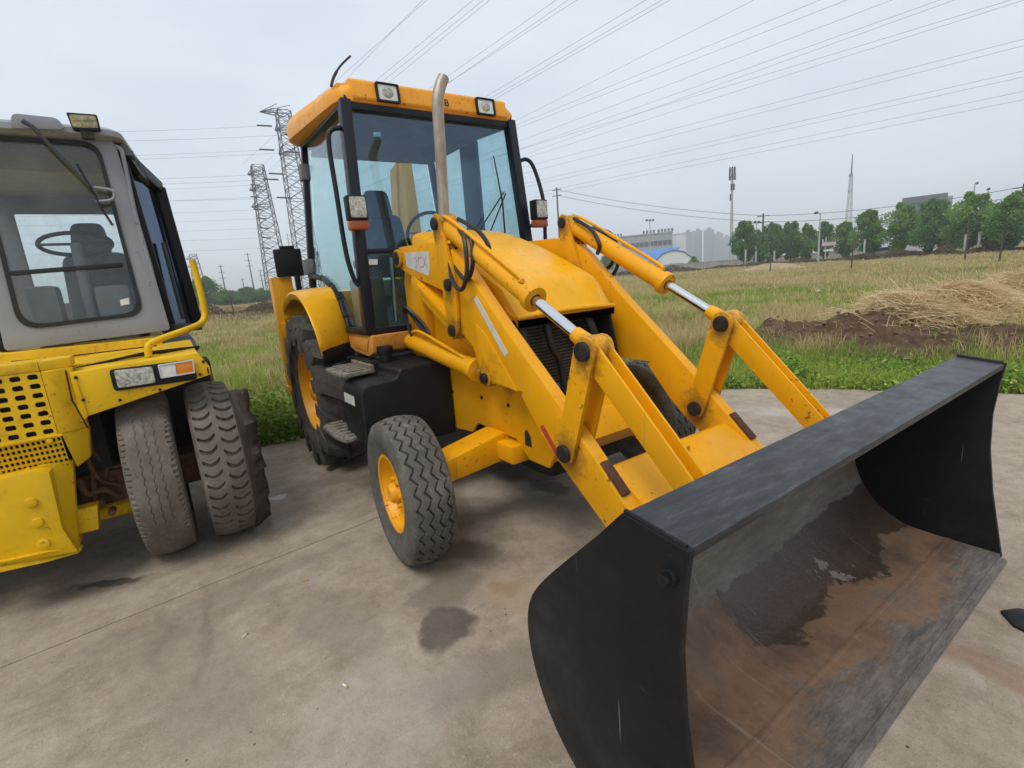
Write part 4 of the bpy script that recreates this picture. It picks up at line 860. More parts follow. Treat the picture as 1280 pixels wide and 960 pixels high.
# backhoe behind the cab
MB().box((-1.12, -.98, .42), (-.98, .98, .62)).build('backhoe_frame', 'yellow', LD, bevel=.01); MB().box((-1.12, -.98, 1.10), (-.98, .98, 1.26)).build('backhoe_frame', 'yellow', LD, bevel=.01)
MB().box((-1.0, -.28, .45), (-.55, .28, 1.2)).build('rear_frame', 'yellow', LD, bevel=.01)
for sd in (-1, 1):
    ya, yb = sorted((sd * .80, sd * 1.0)); m = MB().ring([(-1.18, ya, 0), (-1.02, ya, 0), (-1.02, yb, 0), (-1.18, yb, 0)], [(-1.16, ya + .02, 0), (-1.04, ya + .02, 0), (-1.04, yb - .02, 0), (-1.16, yb - .02, 0)], (0, 0, 1.24))
    for i, v in enumerate(m.v): m.v[i] = (v[0], v[1], v[2] + .48)
    sl = m.build('stabilizer_leg', 'yellow', LD, bevel=.004)
    MB().box((-1.19, ya - .01, .48), (-1.01, yb + .01, .58)).build('leg_collar', 'yellow', sl, bevel=.006)
    MB().box((-1.15, ya + .03, .22), (-1.05, yb - .03, 1.4)).build('inner_leg', 'black_paint', sl, bevel=.005)
    MB().tube([(-1.10, (ya + yb) / 2, .21), (-1.10, (ya + yb) / 2, .245)], .13, 24).build('foot_pad', 'sill_orange', sl, bevel=.008)
    MB().tube([(-1.10, (ya + yb) / 2, 1.2), (-1.10, (ya + yb) / 2, 1.66)], .035, 12).build('leg_ram', 'grease_steel', sl)
    lp = MB().box((-1.03, min(sd * .67, sd * .94), 1.72), (-.99, max(sd * .67, sd * .94), 2.0)).build('rear_lamp_board', 'black_plastic', LD, bevel=.02)
    MB().box((-1.028, min(sd * .73, sd * .87), 1.995), (-.992, max(sd * .73, sd * .87), 2.03)).build('board_lug', 'black_plastic', lp, bevel=.006); MB().box((-1.03, min(sd * .72, sd * .77), 1.40), (-.99, max(sd * .72, sd * .77), 1.74)).build('board_post', 'black_plastic', lp, bevel=.005)
MB().box((-1.45, -.20, .55), (-1.1, .20, 1.35)).build('kingpost', 'yellow', LD, bevel=.02)
bq = [PX(498, 270, -1.35), PX(530, 280, -1.35), PX(527, 203, -1.35), PX(505, 203, -1.35)]
by = (bq[0][1] + bq[1][1]) / 2
MB().prism([(-1.42, by - .08, 1.1), (-1.14, by - .08, 1.15), (-1.26, by - .07, 2.2), (-1.32, by - .07, 3.02), (-1.48, by - .07, 3.02), (-1.55, by - .08, 2.0)], (0, .15, 0)).build('backhoe_boom', 'yellow', LD, bevel=.015)
MB().prism([(-1.60, by - .10, 2.95), (-1.38, by - .10, 3.0), (-1.62, by - .10, 1.9), (-1.85, by - .10, 1.1), (-1.98, by - .10, 1.15)], (0, .20, 0)).build('dipper_arm', 'yellow', LD, bevel=.012)
MB().prism([(-1.75, by - .3, 1.2), (-2.05, by - .3, 1.2), (-2.25, by - .3, .85), (-2.1, by - .3, .5), (-1.7, by - .3, .45), (-1.75, by - .3, .75)], (0, .6, 0)).build('backhoe_bucket', 'black_paint', LD, bevel=.02)
# ------------------------------------------------------------------ pneumatic road roller (only its right-hand front corner is in view)
RL = empty('road_roller', (.4, -2.8, 0), 'yellow pneumatic-tyre road roller with grey cab and worn smooth tyres', 'road roller')
YC = -2.86                                             # its centre line
def mir(y): return 2 * YC - y
tm_r1 = tyre_mesh(.515, .262, .28, wornzig, 736, 60, .02, .02, 'tyre', 'tyre_worn'); tm_r2 = tyre_mesh(.515, .255, .28, crescent, 704, 60, .02, .02, 'tyre', 'tyre_worn')
for y, me in ((-2.165, tm_r1), (-1.825, tm_r2), (mir(-2.165), tm_r1), (mir(-1.825), tm_r2)): wheel(RL, (.86, y, .512), .515, .26, .28, me, 1 if y > YC else -1, 'roller_yellow', 0, 8, .05)
for y in (-2.02, -2.34, -2.66, -3.06, -3.38, -3.70): wheel(RL, (-2.3, y, .512), .515, .26, .28, tm_r2, 1 if y > YC else -1, 'roller_yellow', 0, 8, .05)
MB().box((.66, -3.9, .40), (.92, -1.72, .60)).build('axle_beam', 'rust_iron', RL, bevel=.02)
MB().box((-2.9, -3.6, .62), (.95, -2.36, 1.10)).build('main_frame', 'dark_cavity', RL, bevel=.03)
MB().box((.05, -3.9, .30), (.36, -1.74, 1.12)).build('arch_light_block', 'dark_cavity', RL, bevel=.02)  # dark box behind the tyres, extended to block light from behind
# lamp panel / front fender
def fender(sgn):
    g = (lambda p: p) if sgn > 0 else (lambda p: (p[0], mir(p[1]), p[2]))
    FX = 1.22
    fp = [PX(88, 466, FX), PX(247, 441, FX), PX(262, 458, FX), PX(264, 468, FX), PX(150, 507, FX), PX(108, 521, FX)]
    m = MB().prism([g(p) for p in fp], (-.05, 0, 0))
    o = m.build('front_fender', 'roller_yellow', RL, bevel=.008)
    tl, tr = fp[0], fp[1]
    MB().prism([g((FX - .03, tl[1], tl[2] - .005)), g((FX - .03, tr[1], tr[2] - .005)), g((.36, tr[1], tr[2] + .03)), g((.36, tl[1], tl[2] + .03))], (0, 0, -.03)).build('fender_top', 'roller_yellow', o, bevel=.006)
    MB().prism([g(fp[2]), g(fp[3]), g((.6, fp[3][1], fp[3][2] + .06)), g((.6, fp[2][1], fp[2][2]))], (0, -.02 * sgn, 0)).build('fender_side', 'roller_yellow', o, bevel=.004)
    q = [PX(80, 463, 1.16), PX(93, 468, FX + .01), PX(110, 521, FX + .01), PX(100, 530, 1.16)]
    MB().prism([g(p) for p in q], (-.04, 0, 0)).build('fender_cheek', 'roller_yellow', o, bevel=.006)
    hx = FX + .001; lo = rrect(*[g(PX(a, b, hx)) for a, b in ((143, 489), (247, 474), (241, 449), (136, 462))], .02, 3)
    MB().prism(lo, (.012, 0, 0)).build('lamp_housing', 'black_plastic', o, bevel=.003)
    hx = FX + .013; MB().prism(rrect(*[g(PX(a, b, hx)) for a, b in ((148, 485), (195, 478), (190, 458), (142, 463))], .012, 3), (.012, 0, 0)).build('headlamp', 'lamp_lens', o, bevel=.004)
    fr = MB().ring(rrect(*[g(PX(a, b, hx)) for a, b in ((201, 473), (244, 466), (242, 449), (197, 456))], .006, 3), rrect(*[g(PX(a, b, hx)) for a, b in ((203, 471), (242, 464.5), (240, 451), (199, 457.5))], .004, 3), (.014, 0, 0)).build('lamp_bezel', 'decal_white', o, bevel=.001)
    MB().prism([g(PX(a, b, hx)) for a, b in ((203, 471), (221, 468), (219, 454.5), (199, 457.5))], (.010, 0, 0)).build('marker_lens', 'lens_white', o, bevel=.002)
    MB().prism([g(PX(a, b, hx)) for a, b in ((221.5, 468), (242, 464.5), (240, 451), (219.5, 454.5))], (.010, 0, 0)).build('indicator_lens', 'lens_amber', o, bevel=.002)
    MB().prism([g(PX(a, b, 1.20)) for a, b in ((262, 458), (266, 470), (268, 484), (264, 480))], (-.10, 0, 0)).build('rusty_bracket', 'rust_iron', o, bevel=.004)
    ln = MB().tube(smoothpath([g(PX(a, b, x)) for a, b, x in ((186, 446, 1.05), (186, 432, 1.05), (200, 424, 1.03), (236, 411, .95), (251, 404, .88), (256, 394, .85), (254, 380, .85), (247, 350, .85), (240, 325, .85))], 6), .019, 12).build('guard_rail', 'roller_yellow', RL)
    return o
fender(1); fender(-1)
MB().prism([PX(95, 459, 1.0), PX(180, 440, 1.0), PX(250, 432, .9), PX(248, 438, .9), PX(100, 466, 1.0)], (-.2, 0, -.012)).build('rubber_strip', 'rubber_seal', RL, bevel=.004)
# nose with punched grille
def grille_panel(x, y0, y1, z0, z1, ny, nz, fy, fz, name, mat, tilt=0, hexo=False):
    m = MB(); dy, dz = (y1 - y0) / ny, (z1 - z0) / nz
    X = lambda z: x + (z - z1) * tilt
    for i in range(ny):
        for j in range(nz):
            a, b, c, d_ = y0 + i * dy, y0 + (i + 1) * dy, z0 + j * dz, z0 + (j + 1) * dz; cy, cz = (a + b) / 2, (c + d_) / 2; hy, hz = dy * fy / 2, dz * fz / 2; r_ = min(hy, hz) * .5
            inn = [(cy - hy + r_, cz - hz), (cy + hy - r_, cz - hz), (cy + hy, cz - hz + r_), (cy + hy, cz + hz - r_), (cy + hy - r_, cz + hz), (cy - hy + r_, cz + hz), (cy - hy, cz + hz - r_), (cy - hy, cz - hz + r_)]
            V = [(X(c), a, c), (X(c), b, c), (X(d_), b, d_), (X(d_), a, d_)] + [(X(q[1]), *q) for q in inn] + [(X(q[1]) - .012, *q) for q in inn]
            fs = [(0, 1, 5, 4), (1, 6, 5), (1, 2, 7, 6), (2, 8, 7), (2, 3, 9, 8), (3, 10, 9), (3, 0, 11, 10), (0, 4, 11)] + [(4 + k, 4 + (k + 1) % 8, 12 + (k + 1) % 8, 12 + k) for k in range(8)]
            m.add(V, fs)
    return m.build(name, mat, RL, smooth=25)
NX = 1.215; pr = PX(38, 480, NX); cs = .0655
gy1 = float(PX(58, 500, NX)[1]) + .0; gz1 = float(PX(30, 462, NX)[2]); 
zt = float(PX(37, 466, NX)[2]); zb = float(PX(50, 547, NX)[2]); yr = float(PX(60, 500, NX)[1])
grille_panel(NX, yr - 16 * cs, yr, zb, zt, 16, 7, .62, .56, 'grille', 'roller_yellow')
MB().box((NX - .20, yr - 16 * cs, zb), (NX - .03, yr, zt)).build('grille_backing', 'dark_cavity', RL)
NS = MB(); nt_ = float(PX(20, 455, NX)[2])
yb_ = float(PX(112, 545, NX)[1]); yt_ = float(PX(90, 470, NX)[1])
NS.prism([(NX, yr, zb), (NX, yr, zt), (NX - .02, yt_ - .03, zt), (NX - .06, yt_, zt), (NX - .06, yb_, zb), (NX - .015, yb_ - .035, zb)], (-.03, 0, 0))
NS.box((NX - .22, mir(yr) + .10, zt), (NX, yr, nt_)); NS.prism([(NX, yr, zt), (NX - .05, yt_, zt), (NX - .22, yt_, zt), (NX - .22, yr, zt)], (0, 0, nt_ - zt))
z2 = float(PX(75, 590, NX - .03)[2])
NS.prism([(NX - .002, yr + .012, zb), (NX - .06, yb_, zb), (NX - .10, yb_ - .03, z2 + .03), (NX - .05, yr + .03, z2)], (-.06, 0, 0))
NS.build('nose_cover', 'roller_yellow', RL, bevel=.008)
grille_panel(NX - .004, yr - 40 * .02, yr + .008, z2 + .01, zb - .012, 40, 6, .62, .60, 'mesh_grille', 'roller_yellow', .25)
MB().box((NX - .25, yr - .8, z2), (NX - .06, yr, zb)).build('mesh_backing', 'dark_cavity', RL)
MB().bar((NX + .003, yr - .9, zb - .005), (NX + .003, yr + .02, zb - .005), .012, .014).build('nose_seam', 'roller_yellow', RL, bevel=.004)
# ballast foot below the nose
fx = 1.27; ft = [PX(-60, 612, fx), PX(45, 588, fx), PX(62, 590, fx), PX(78, 660, fx), PX(98, 690, fx), PX(60, 697, fx), PX(-60, 722, fx)]
fo = MB().prism(ft, (-.25, 0, 0)).build('ballast_foot', 'roller_yellow', RL, bevel=.010)
MB().prism([PX(48, 582, 1.20), PX(92, 575, 1.15), PX(95, 640, 1.15), PX(100, 690, 1.2), PX(78, 668, 1.26)], (-.05, 0, 0)).build('foot_gusset', 'roller_yellow', fo, bevel=.006)
MB().prism([PX(-60, 716, fx + .03), PX(60, 690, fx + .03), PX(103, 686, fx - .05), PX(98, 692, fx - .05), PX(60, 702, fx + .03), PX(-60, 730, fx + .03)], (-.06, 0, 0)).build('foot_edge', 'roller_yellow', fo, bevel=.006)
for a, b in ((39, 628), (47, 653), (55, 679)):
    p = PX(a, b, fx); MB().cyl((fx - .01, p[1], p[2]), (fx + .014, p[1], p[2]), .026, 8).build('bolt', 'roller_yellow', fo, bevel=.005)
for a, b in ((62, 551), (35, 588)):
    p = PX(a, b, NX); MB().cyl((p[0] - .02, p[1], p[2]), (p[0] + .008, p[1], p[2]), .014, 8).build('screw', 'roller_yellow', RL, bevel=.004)
for q in ([(82, 463, 1.235), (90, 500, 1.235), (110, 535, 1.22)], [(14, 452, .94), (80, 446, .94), (196, 432, .94)]):
    MB().tube([PX(*k) for k in q], .004, 6).build('panel_joint', 'dark_cavity', RL)
for a, b in ((95, 472, ), (104, 500), (254, 452), (150, 500), (200, 487), (250, 468)):
    pq = PX(a, b, 1.22); MB().cyl((pq[0] - .01, pq[1], pq[2]), (pq[0] + .008, pq[1], pq[2]), .009, 6).build('screw', 'grease_steel', RL, bevel=.002)
# steering linkage between nose and tyre
for q, rr, mt in (([PX(95, 650, 1.1), PX(130, 640, .95), PX(165, 632, .9)], .045, 'roller_yellow'), ([PX(100, 560, .9), PX(125, 600, .85), PX(140, 640, .85)], .02, 'rust_iron'), ([PX(118, 590, .9), PX(150, 580, .85)], .022, 'rust_iron'), ([PX(105, 620, .9), PX(150, 605, .85)], .03, 'rust_iron'), ([PX(92, 600, 1.0), PX(92, 650, 1.0)], .03, 'dark_cavity')):
    MB().tube(q, rr, 10).build('steering_rod', mt, RL, bevel=.004)
for q, rr in (([(104, 548, 1.0), (112, 580, 1.0), (126, 600, .98), (150, 606, .95)], .012), ([(112, 545, .95), (120, 570, .95), (140, 583, .92), (155, 580, .9)], .010), ([(98, 600, 1.05), (110, 618, 1.02), (130, 612, 1.0), (150, 622, .95)], .016), ([(120, 540, .9), (116, 590, .95), (122, 640, 1.0)], .014), ([(130, 535, .9), (134, 575, .92), (128, 625, .96)], .010)):
    MB().tube(smoothpath([PX(*k) for k in q]), rr, 8).build('brake_pipe', 'rust_iron', RL)
for a, b in ((105, 640), (116, 652), (128, 628), (140, 640)):
    pq = PX(a, b, 1.03); MB().cyl((pq[0] - .06, pq[1], pq[2]), (pq[0] + .02, pq[1], pq[2]), .02, 6).build('linkage_nut', 'rust_iron', RL, bevel=.003)
MB().prism([PX(88, 640, 1.12), PX(122, 632, 1.12), PX(124, 662, 1.12), PX(90, 670, 1.12)], (-.10, 0, 0)).build('steering_bracket', 'roller_yellow', RL, bevel=.008)
# torn rubber apron beside the outer tyre
def apron():
    V, fs = [], []; n = 26
    for i in range(n + 1):
        t = i / n; z = .96 - .92 * t; th = math.acos(max(-1, min(1, (z - .5) / .56)))
        x = .84 + .52 * math.sin(th) * .96 - .08; w_ = .05 + .05 * abs(mnoise.noise(Vector((i * .35, 1, 2)))) + .03 * random.random()
        for j in range(4):
            u = j / 3; V.append((x - u * w_ * 2.0 + .01 * random.uniform(-1, 1), -1.715 + .105 * u + .02 * mnoise.noise(Vector((i * .4, j, 5))), z + .015 * random.uniform(-1, 1)))
    for i in range(n):
        for j in range(3): fs.append((i * 4 + j, i * 4 + j + 1, i * 4 + 5 + j, i * 4 + 4 + j))
    o = MB().add(V, fs).build('rubber_apron', 'tyre_flap', RL, smooth=20)
    md = o.modifiers.new('s', 'SOLIDIFY'); md.thickness = .018
apron()
# cab
CX = .32
MB().box((.30, -3.75, 1.17), (.98, -2.02, 1.255)).build('cab_plinth', 'roller_yellow', RL, bevel=.01)
MB().prism([PX(-90, 452, CX + .1), PX(200, 422, CX + .1), PX(204, 431, CX + .1), PX(185, 446, CX + .1), PX(-90, 478, CX + .1)], (-1.5, 0, 0)).build('cab_base', 'roller_yellow', RL, bevel=.008)
yl, yR = -2.80, -1.935
oc = rrect((CX, yl, 1.335), (CX, yR, 1.36), (CX - .03, -2.01, 2.65), (CX - .03, -2.74, 2.65), [.03, .03, .10, .10], 6)
ic = rrect((CX, -2.71, 1.455), (CX, -2.065, 1.48), (CX - .03, -2.095, 2.60), (CX - .03, -2.68, 2.60), [.12, .10, .10, .10], 6)
CF = MB().ring(oc, ic, (-.05, 0, 0)).build('cab_front', 'roller_grey', RL, bevel=.006)
ic2 = rrect((CX, -2.685, 1.48), (CX, -2.088, 1.505), (CX - .03, -2.115, 2.578), (CX - .03, -2.66, 2.578), [.12, .10, .10, .10], 6)
MB().ring(ic, ic2, (.008, 0, 0)).build('window_seal', 'rubber_seal', CF)
MB().prism([Vector(p) - Vector((.012, 0, 0)) for p in ic2], (-.005, 0, 0)).build('windshield', 'glass_roller', CF, smooth=0)
MB().bar((CX + .002, -2.675, 1.80), (CX + .002, -2.12, 1.825), .03, .028).build('window_divider', 'rubber_seal', CF, bevel=.004)
MB().prism([PX(150, 375, CX), PX(161, 372, CX), PX(162, 380, CX), PX(151, 382, CX)], (.002, 0, 0)).build('sticker', 'paper', CF, smooth=0)
# cab sides widen towards the rear
for sg in (1, -1):
    g = (lambda x, y, z: (x, y, z)) if sg > 0 else (lambda x, y, z: (x, -4.735 - y, z))
    sf = MB(); f0b, f0t, r0b, r0t = g(.27, -1.94, 1.37), g(.24, -2.015, 2.58), g(-.50, -1.735, 1.33), g(-.50, -1.80, 2.47)
    sf.bar(r0b, r0t, .09, .10, (1, 0, 0)); sf.bar(f0t, r0t, .07, .09); sf.bar(f0b, r0b, .07, .06)
    sf.bar(g(.17, -1.92, 1.37), g(.14, -1.99, 2.62), .05, .05, (1, 0, 0))
    so = sf.build('cab_side', 'black_plastic', RL, bevel=.012)
    MB().prism([g(.24, -1.945, 1.40), g(-.48, -1.75, 1.36), g(-.48, -1.812, 2.48), g(.22, -2.015, 2.62)], (0, -.006 * sg, 0)).build('side_window', 'glass_blue' if sg > 0 else 'glass_roller', so, smooth=0)
    hp = [PX(134, 181, .27), PX(150, 186, .29), PX(156, 205, .30), PX(170, 270, .30), PX(190, 340, .30), PX(202, 392, .30), PX(198, 400, .29), PX(190, 401, .27)]
    MB().tube(smoothpath([g(*p) for p in hp], 5), .013, 8).build('grab_handle', 'roller_grey', so)
    MB().tube([g(.0, -1.84, 1.42), g(-.1, -1.86, 2.0)], .014, 8).build('door_bar', 'steel_grey', so)
# roof
ro = []; lev = [(2.61, .0), (2.63, .02), (2.665, .015), (2.69, -.03), (2.70, -.16)]
for z, inf in lev:
    for p in rrect((-1.15 - inf, -2.98 - inf, 0), (.33 + inf, -2.77 - inf * .6, 0), (.33 + inf, -1.985 + inf * .6, 0), (-1.15 - inf, -1.78 + inf, 0), [.15, .10, .10, .15], 6): ro.append((p.x, p.y, z - max(0, (.1 - p.x)) * .10))
n = 28; fs = [(i * n + k, i * n + (k + 1) % n, i * n + n + (k + 1) % n, i * n + n + k) for i in range(len(lev) - 1) for k in range(n)] + [tuple(range(n))[::-1], tuple(range(4 * n, 5 * n))]
RR_ = MB().add(ro, fs).build('roof', 'roller_grey', RL, smooth=45)
MB().prism(rrect(PX(12, 160, .38), PX(82, 162, .38), PX(72, 147, .38), PX(14, 141, .38), .03), (-.015, 0, 0)).build('wiper_cover', 'roller_grey', RR_, bevel=.004)
MB().prism([PX(150, 178, .22), PX(168, 205, .15), PX(176, 217, .05), PX(172, 222, .05), PX(150, 190, .2)], (-.7, .12, 0)).build('roof_visor', 'black_plastic', RR_, bevel=.006)
ll = MB().prism(rrect(PX(91, 162, .42), PX(126, 163, .42), PX(121, 143, .42), PX(82, 140, .42), .012), (-.05, 0, 0)).build('work_lamp', 'black_plastic', RR_, bevel=.004)
for i in range(5):
    for j in range(2):
        u, v = (i + .5) / 5, (j + .5) / 2; px, py = 88 + u * 31 + v * 3, 145 + v * 14
        p = PX(px, py, .421); MB().cyl((.418, p[1], p[2]), (.426, p[1], p[2]), .012, 12).build('led', 'led_lens', RR_, smooth=30)
MB().prism(rrect(PX(91, 159, .4205), PX(123, 160, .4205), PX(119, 145, .4205), PX(86, 143, .4205), .008), (.001, 0, 0)).build('lamp_face', 'led_lens', RR_, smooth=0)
p = PX(109, 167, .40); MB().box((.36, p[1] - .03, p[2] - .03), (.41, p[1] + .03, p[2] + .03)).build('lamp_mount', 'grease_steel', RR_, bevel=.004)
# wiper
MB().tube([PX(28, 151, .41), PX(40, 158, .41), PX(75, 195, .40), PX(112, 234, .38)], [.014, .012, .010, .007], 8).build('wiper_arm', 'steel_grey', RL)
MB().tube([PX(96, 205, .375), PX(112, 232, .37), PX(128, 262, .365), PX(141, 282, .365)], .007, 6).build('wiper_blade', 'rubber_seal', RL)
MB().tube(smoothpath([PX(118, 234, .36), PX(140, 238, .37), PX(143, 245, .37), PX(138, 250, .37), PX(120, 252, .36)]), .009, 8).build('mirror_bracket', 'roller_grey', RL)
# cab interior
st = MB().prism(rrect((-.45, -2.55, 1.30), (-.45, -2.08, 1.30), (-.62, -2.10, 1.98), (-.62, -2.53, 1.98), .10), (-.12, 0, .02)).build('seat', 'seat_fabric', RL, bevel=.03)
MB().prism(rrect((-.60, -2.46, 1.96), (-.60, -2.20, 1.96), (-.66, -2.23, 2.22), (-.66, -2.43, 2.22), .06), (-.08, 0, .01)).build('headrest', 'seat_fabric', st, bevel=.02)
MB().box((-.55, -2.56, 1.30), (-.02, -2.07, 1.42)).build('seat_cushion', 'seat_fabric', st, bevel=.04)
c0 = Vector(PX(95, 305, -.05)); sw = MB().tube([c0 + Vector((.05 * math.cos(a), .20 * math.sin(a), .07 * math.cos(a))) for a in np.linspace(0, 2 * math.pi, 29)], .014, 8, cap=False).build('steering_wheel', 'rubber_seal', RL)
MB().bar(c0 + Vector((0, -.2, 0)), c0 + Vector((0, .2, 0)), .03, .015).build('spoke', 'rubber_seal', sw); MB().tube([c0, c0 + Vector((.12, 0, -.6))], .035, 10).build('steering_column', 'interior_grey', sw)
MB().box((-.05, -2.32, 1.10), (.12, -2.12, 1.70)).build('console', 'interior_grey', RL, bevel=.03); MB().box((.0, -2.66, 1.15), (.2, -2.5, 1.72)).build('console', 'interior_grey', RL, bevel=.03)
MB().box((-1.08, -2.92, 1.20), (.26, -1.80, 1.26)).build('cab_floor', 'interior_grey', RL)
rw_o = [(-1.10, -2.95, 1.26), (-1.10, -1.78, 1.26), (-1.08, -1.83, 2.55), (-1.08, -2.90, 2.55)]; rw_i = [(-1.10, -2.80, 1.62), (-1.10, -1.95, 1.62), (-1.08, -1.95, 2.35), (-1.08, -2.80, 2.35)]
MB().ring(rw_o, rw_i, (-.05, 0, 0)).build('cab_rear', 'interior_grey', RL, bevel=.01)
MB().prism([(x - .02, y, z) for x, y, z in rw_i], (-.005, 0, 0)).build('rear_window', 'glass_roller', RL, smooth=0)
MB().box((-1.05, -2.86, 2.55), (.20, -1.92, 2.58)).build('headliner', 'interior_grey', RL)
MB().box((-3.6, -3.7, .75), (-1.12, -2.05, 1.55)).build('engine_cover', 'roller_yellow', RL, bevel=.05)
# ------------------------------------------------------------------ vegetation
def raw_mesh(name, V, Fq, mat, rnd=None):
    """numpy verts (n,3), faces (m,k) all same size; rnd per face"""
    me = bpy.data.meshes.new(name); nv, nf, k = len(V), len(Fq), Fq.shape[1]
    me.vertices.add(nv); me.vertices.foreach_set('co', np.ascontiguousarray(V, np.float32).ravel())
    me.loops.add(nf * k); me.loops.foreach_set('vertex_index', np.ascontiguousarray(Fq, np.int32).ravel())
    me.polygons.add(nf); me.polygons.foreach_set('loop_start', np.arange(0, nf * k, k, dtype=np.int32))
    me.update(calc_edges=True)
    if rnd is not None:
        a = me.attributes.new('rnd', 'FLOAT', 'FACE'); a.data.foreach_set('value', np.asarray(rnd, np.float32))
    me.materials.append(M[mat]); return me
def visible(P, margin=220, zmin=.3):
    c = (P - LOC) @ ROT.T; z = c[:, 2]; u = 640 + F * c[:, 0] / np.maximum(z, .01); v = 480 + F * c[:, 1] / np.maximum(z, .01)
    return (z > zmin) & (u > -margin) & (u < 1280 + margin) & (v > -200) & (v < 1300)
def blades(P, h, wd, lean, rnd, n=1):
    """bent grass blades: base quad + tip triangle written as two quads (5 verts -> 2 faces of 4 with doubled tip)"""
    m = len(P); az = RNG.uniform(0, 2 * math.pi, m); d_ = np.stack([np.cos(az), np.sin(az), 0 * az], 1); s_ = np.stack([-np.sin(az), np.cos(az), 0 * az], 1)
    fc = RNG.uniform(0, math.pi, m); s_ = np.stack([np.cos(fc), np.sin(fc), 0 * fc], 1)
    up = np.array([0, 0, 1.0]); l1 = lean * .35; h = h[:, None]; w_ = wd[:, None]; lean = lean[:, None]; l1 = l1[:, None]
    b0, b1 = P - s_ * w_ / 2, P + s_ * w_ / 2; c = P + up * h * .55 + d_ * h * l1; m0, m1 = c - s_ * w_ * .42, c + s_ * w_ * .42; t = P + up * h * np.sqrt(np.maximum(.15, 1 - lean ** 2)) + d_ * h * lean
    V = np.stack([b0, b1, m1, m0, t], 1).reshape(-1, 3); i = np.arange(m)[:, None] * 5
    Fc = np.concatenate([i + np.array([[0, 1, 2]]), i + np.array([[0, 2, 3]]), i + np.array([[3, 2, 4]])], 0)
    return V, Fc, np.tile(rnd, 3)
def scatter(n, r0, r1, power=1.0):
    """points on the ground seen by the camera (with margin to the sides), denser near"""
    az0 = math.atan2(*(ray(640, 346)[[1, 0]])); az = az0 + RNG.uniform(-R_(62), R_(62), n)
    r_ = r0 * (r1 / r0) ** RNG.uniform(0, 1, n) ** power
    x, y = LOC[0] + r_ * np.cos(az), LOC[1] + r_ * np.sin(az); return x, y, r_
def fnoise(x, y, s, seed):
    """cheap smooth 2D value noise"""
    rg = np.random.default_rng(seed); G = rg.uniform(0, 1, (256, 256)); X, Y = x * s, y * s
    i, j = np.floor(X).astype(int), np.floor(Y).astype(int); u, v = X - i, Y - j; u, v = u * u * (3 - 2 * u), v * v * (3 - 2 * v)
    g = lambda a, b: G[a % 256, b % 256]
    return (g(i, j) * (1 - u) + g(i + 1, j) * u) * (1 - v) + (g(i, j + 1) * (1 - u) + g(i + 1, j + 1) * u) * v
def field_z(x, y):
    """height of the field mesh by bilinear lookup on a fine polar cache"""
    return field_h(x, y)
def grass():
    x, y, r_ = scatter(215000, 4.2, 140, .85)
    e = edge_dist(x, y); keep = (e > .02)
    x, y, r_, e = x[keep], y[keep], r_[keep], e[keep]
    P = np.stack([x, y, 0 * x], 1); k = visible(P, 260); x, y, r_, e = x[k], y[k], r_[k], e[k]
    green = fnoise(x, y, .23, 1) * .24 + fnoise(x, y, .75, 2) * .32 + fnoise(x, y, 2.1, 12) * .34 + fnoise(x, y, .07, 3) * .10 + RNG.normal(0, .09, len(x))
    soil = blob(x, y, SOILB, .95) + blob(x, y, STRAW, 1.2)
    az = np.degrees(np.arctan2(y - LOC[1], x - LOC[0])); bank = np.clip((az - 168) / 5, 0, 1) * np.exp(-((r_ - 40) / 5) ** 2)
    green = green + np.clip(2.6 - e, 0, 2.0) * .20 - np.clip((r_ - 25) / 60, 0, .12)
    keep = RNG.uniform(0, 1, len(x)) > np.clip(soil * 1.6 - .25, 0, .97)
    keep &= RNG.uniform(0, 1, len(x)) > bank * .8
    x, y, r_, e, green = x[keep], y[keep], r_[keep], e[keep], green[keep]
    # heights from the mesh-like function (gnoise is slow: sample on the subset once)
    z = field_h(x, y) - .015
    tuft = 3
    for nm, mat, sel, hh, ww in (('green_grass', 'green_grass', green > .425, .15, .010), ('dry_grass', 'dry_grass', green <= .425, .27, .0065)):
        xs, ys, zs, rs = x[sel], y[sel], z[sel], r_[sel]
        rep = lambda a: np.repeat(a, tuft)
        sp = np.clip(rep(rs) * .006, .02, .25)
        xx, yy, zz, rr = rep(xs) + RNG.normal(0, 1, len(xs) * tuft) * sp, rep(ys) + RNG.normal(0, 1, len(xs) * tuft) * sp, rep(zs), rep(rs)
        ok = edge_dist(xx, yy) > -.03; xx, yy, zz, rr = xx[ok], yy[ok], zz[ok], rr[ok]
        clump = fnoise(xx, yy, .9, 11)
        h = hh * RNG.uniform(.45, 1.25, len(xx)) * (.55 + .9 * clump); w_ = np.maximum(ww, rr * .0011) * RNG.uniform(.7, 1.3, len(xx))
        V, Fc, rn = blades(np.stack([xx, yy, zz], 1), h, w_, RNG.uniform(.1, .75, len(xx)), np.clip(fnoise(xx, yy, .5, 21) * .6 + RNG.uniform(0, .4, len(xx)), 0, 1))
        o = link(nm, raw_mesh(nm, V, Fc, mat, rn)); tag(o, 'short green grass growing through the field' if sel is not None and nm[0] == 'g' else 'dry straw-coloured grass covering the field', 'grass', kind='stuff')
grass()
def leaves(P, size, rnd, flat=.5):
    """small diamond leaves at random orientation"""
    m = len(P); a = RNG.normal(0, 1, (m, 3)); a[:, 2] *= flat; a /= np.linalg.norm(a, axis=1)[:, None]
    b = np.cross(a, RNG.normal(0, 1, (m, 3))); b /= np.linalg.norm(b, axis=1)[:, None]; s_ = size[:, None]
    V = np.stack([P - a * s_, P + b * s_ * .55, P + a * s_, P - b * s_ * .55], 1).reshape(-1, 3); i = np.arange(m)[:, None] * 4
    return V, i + np.array([[0, 1, 2, 3]]), rnd
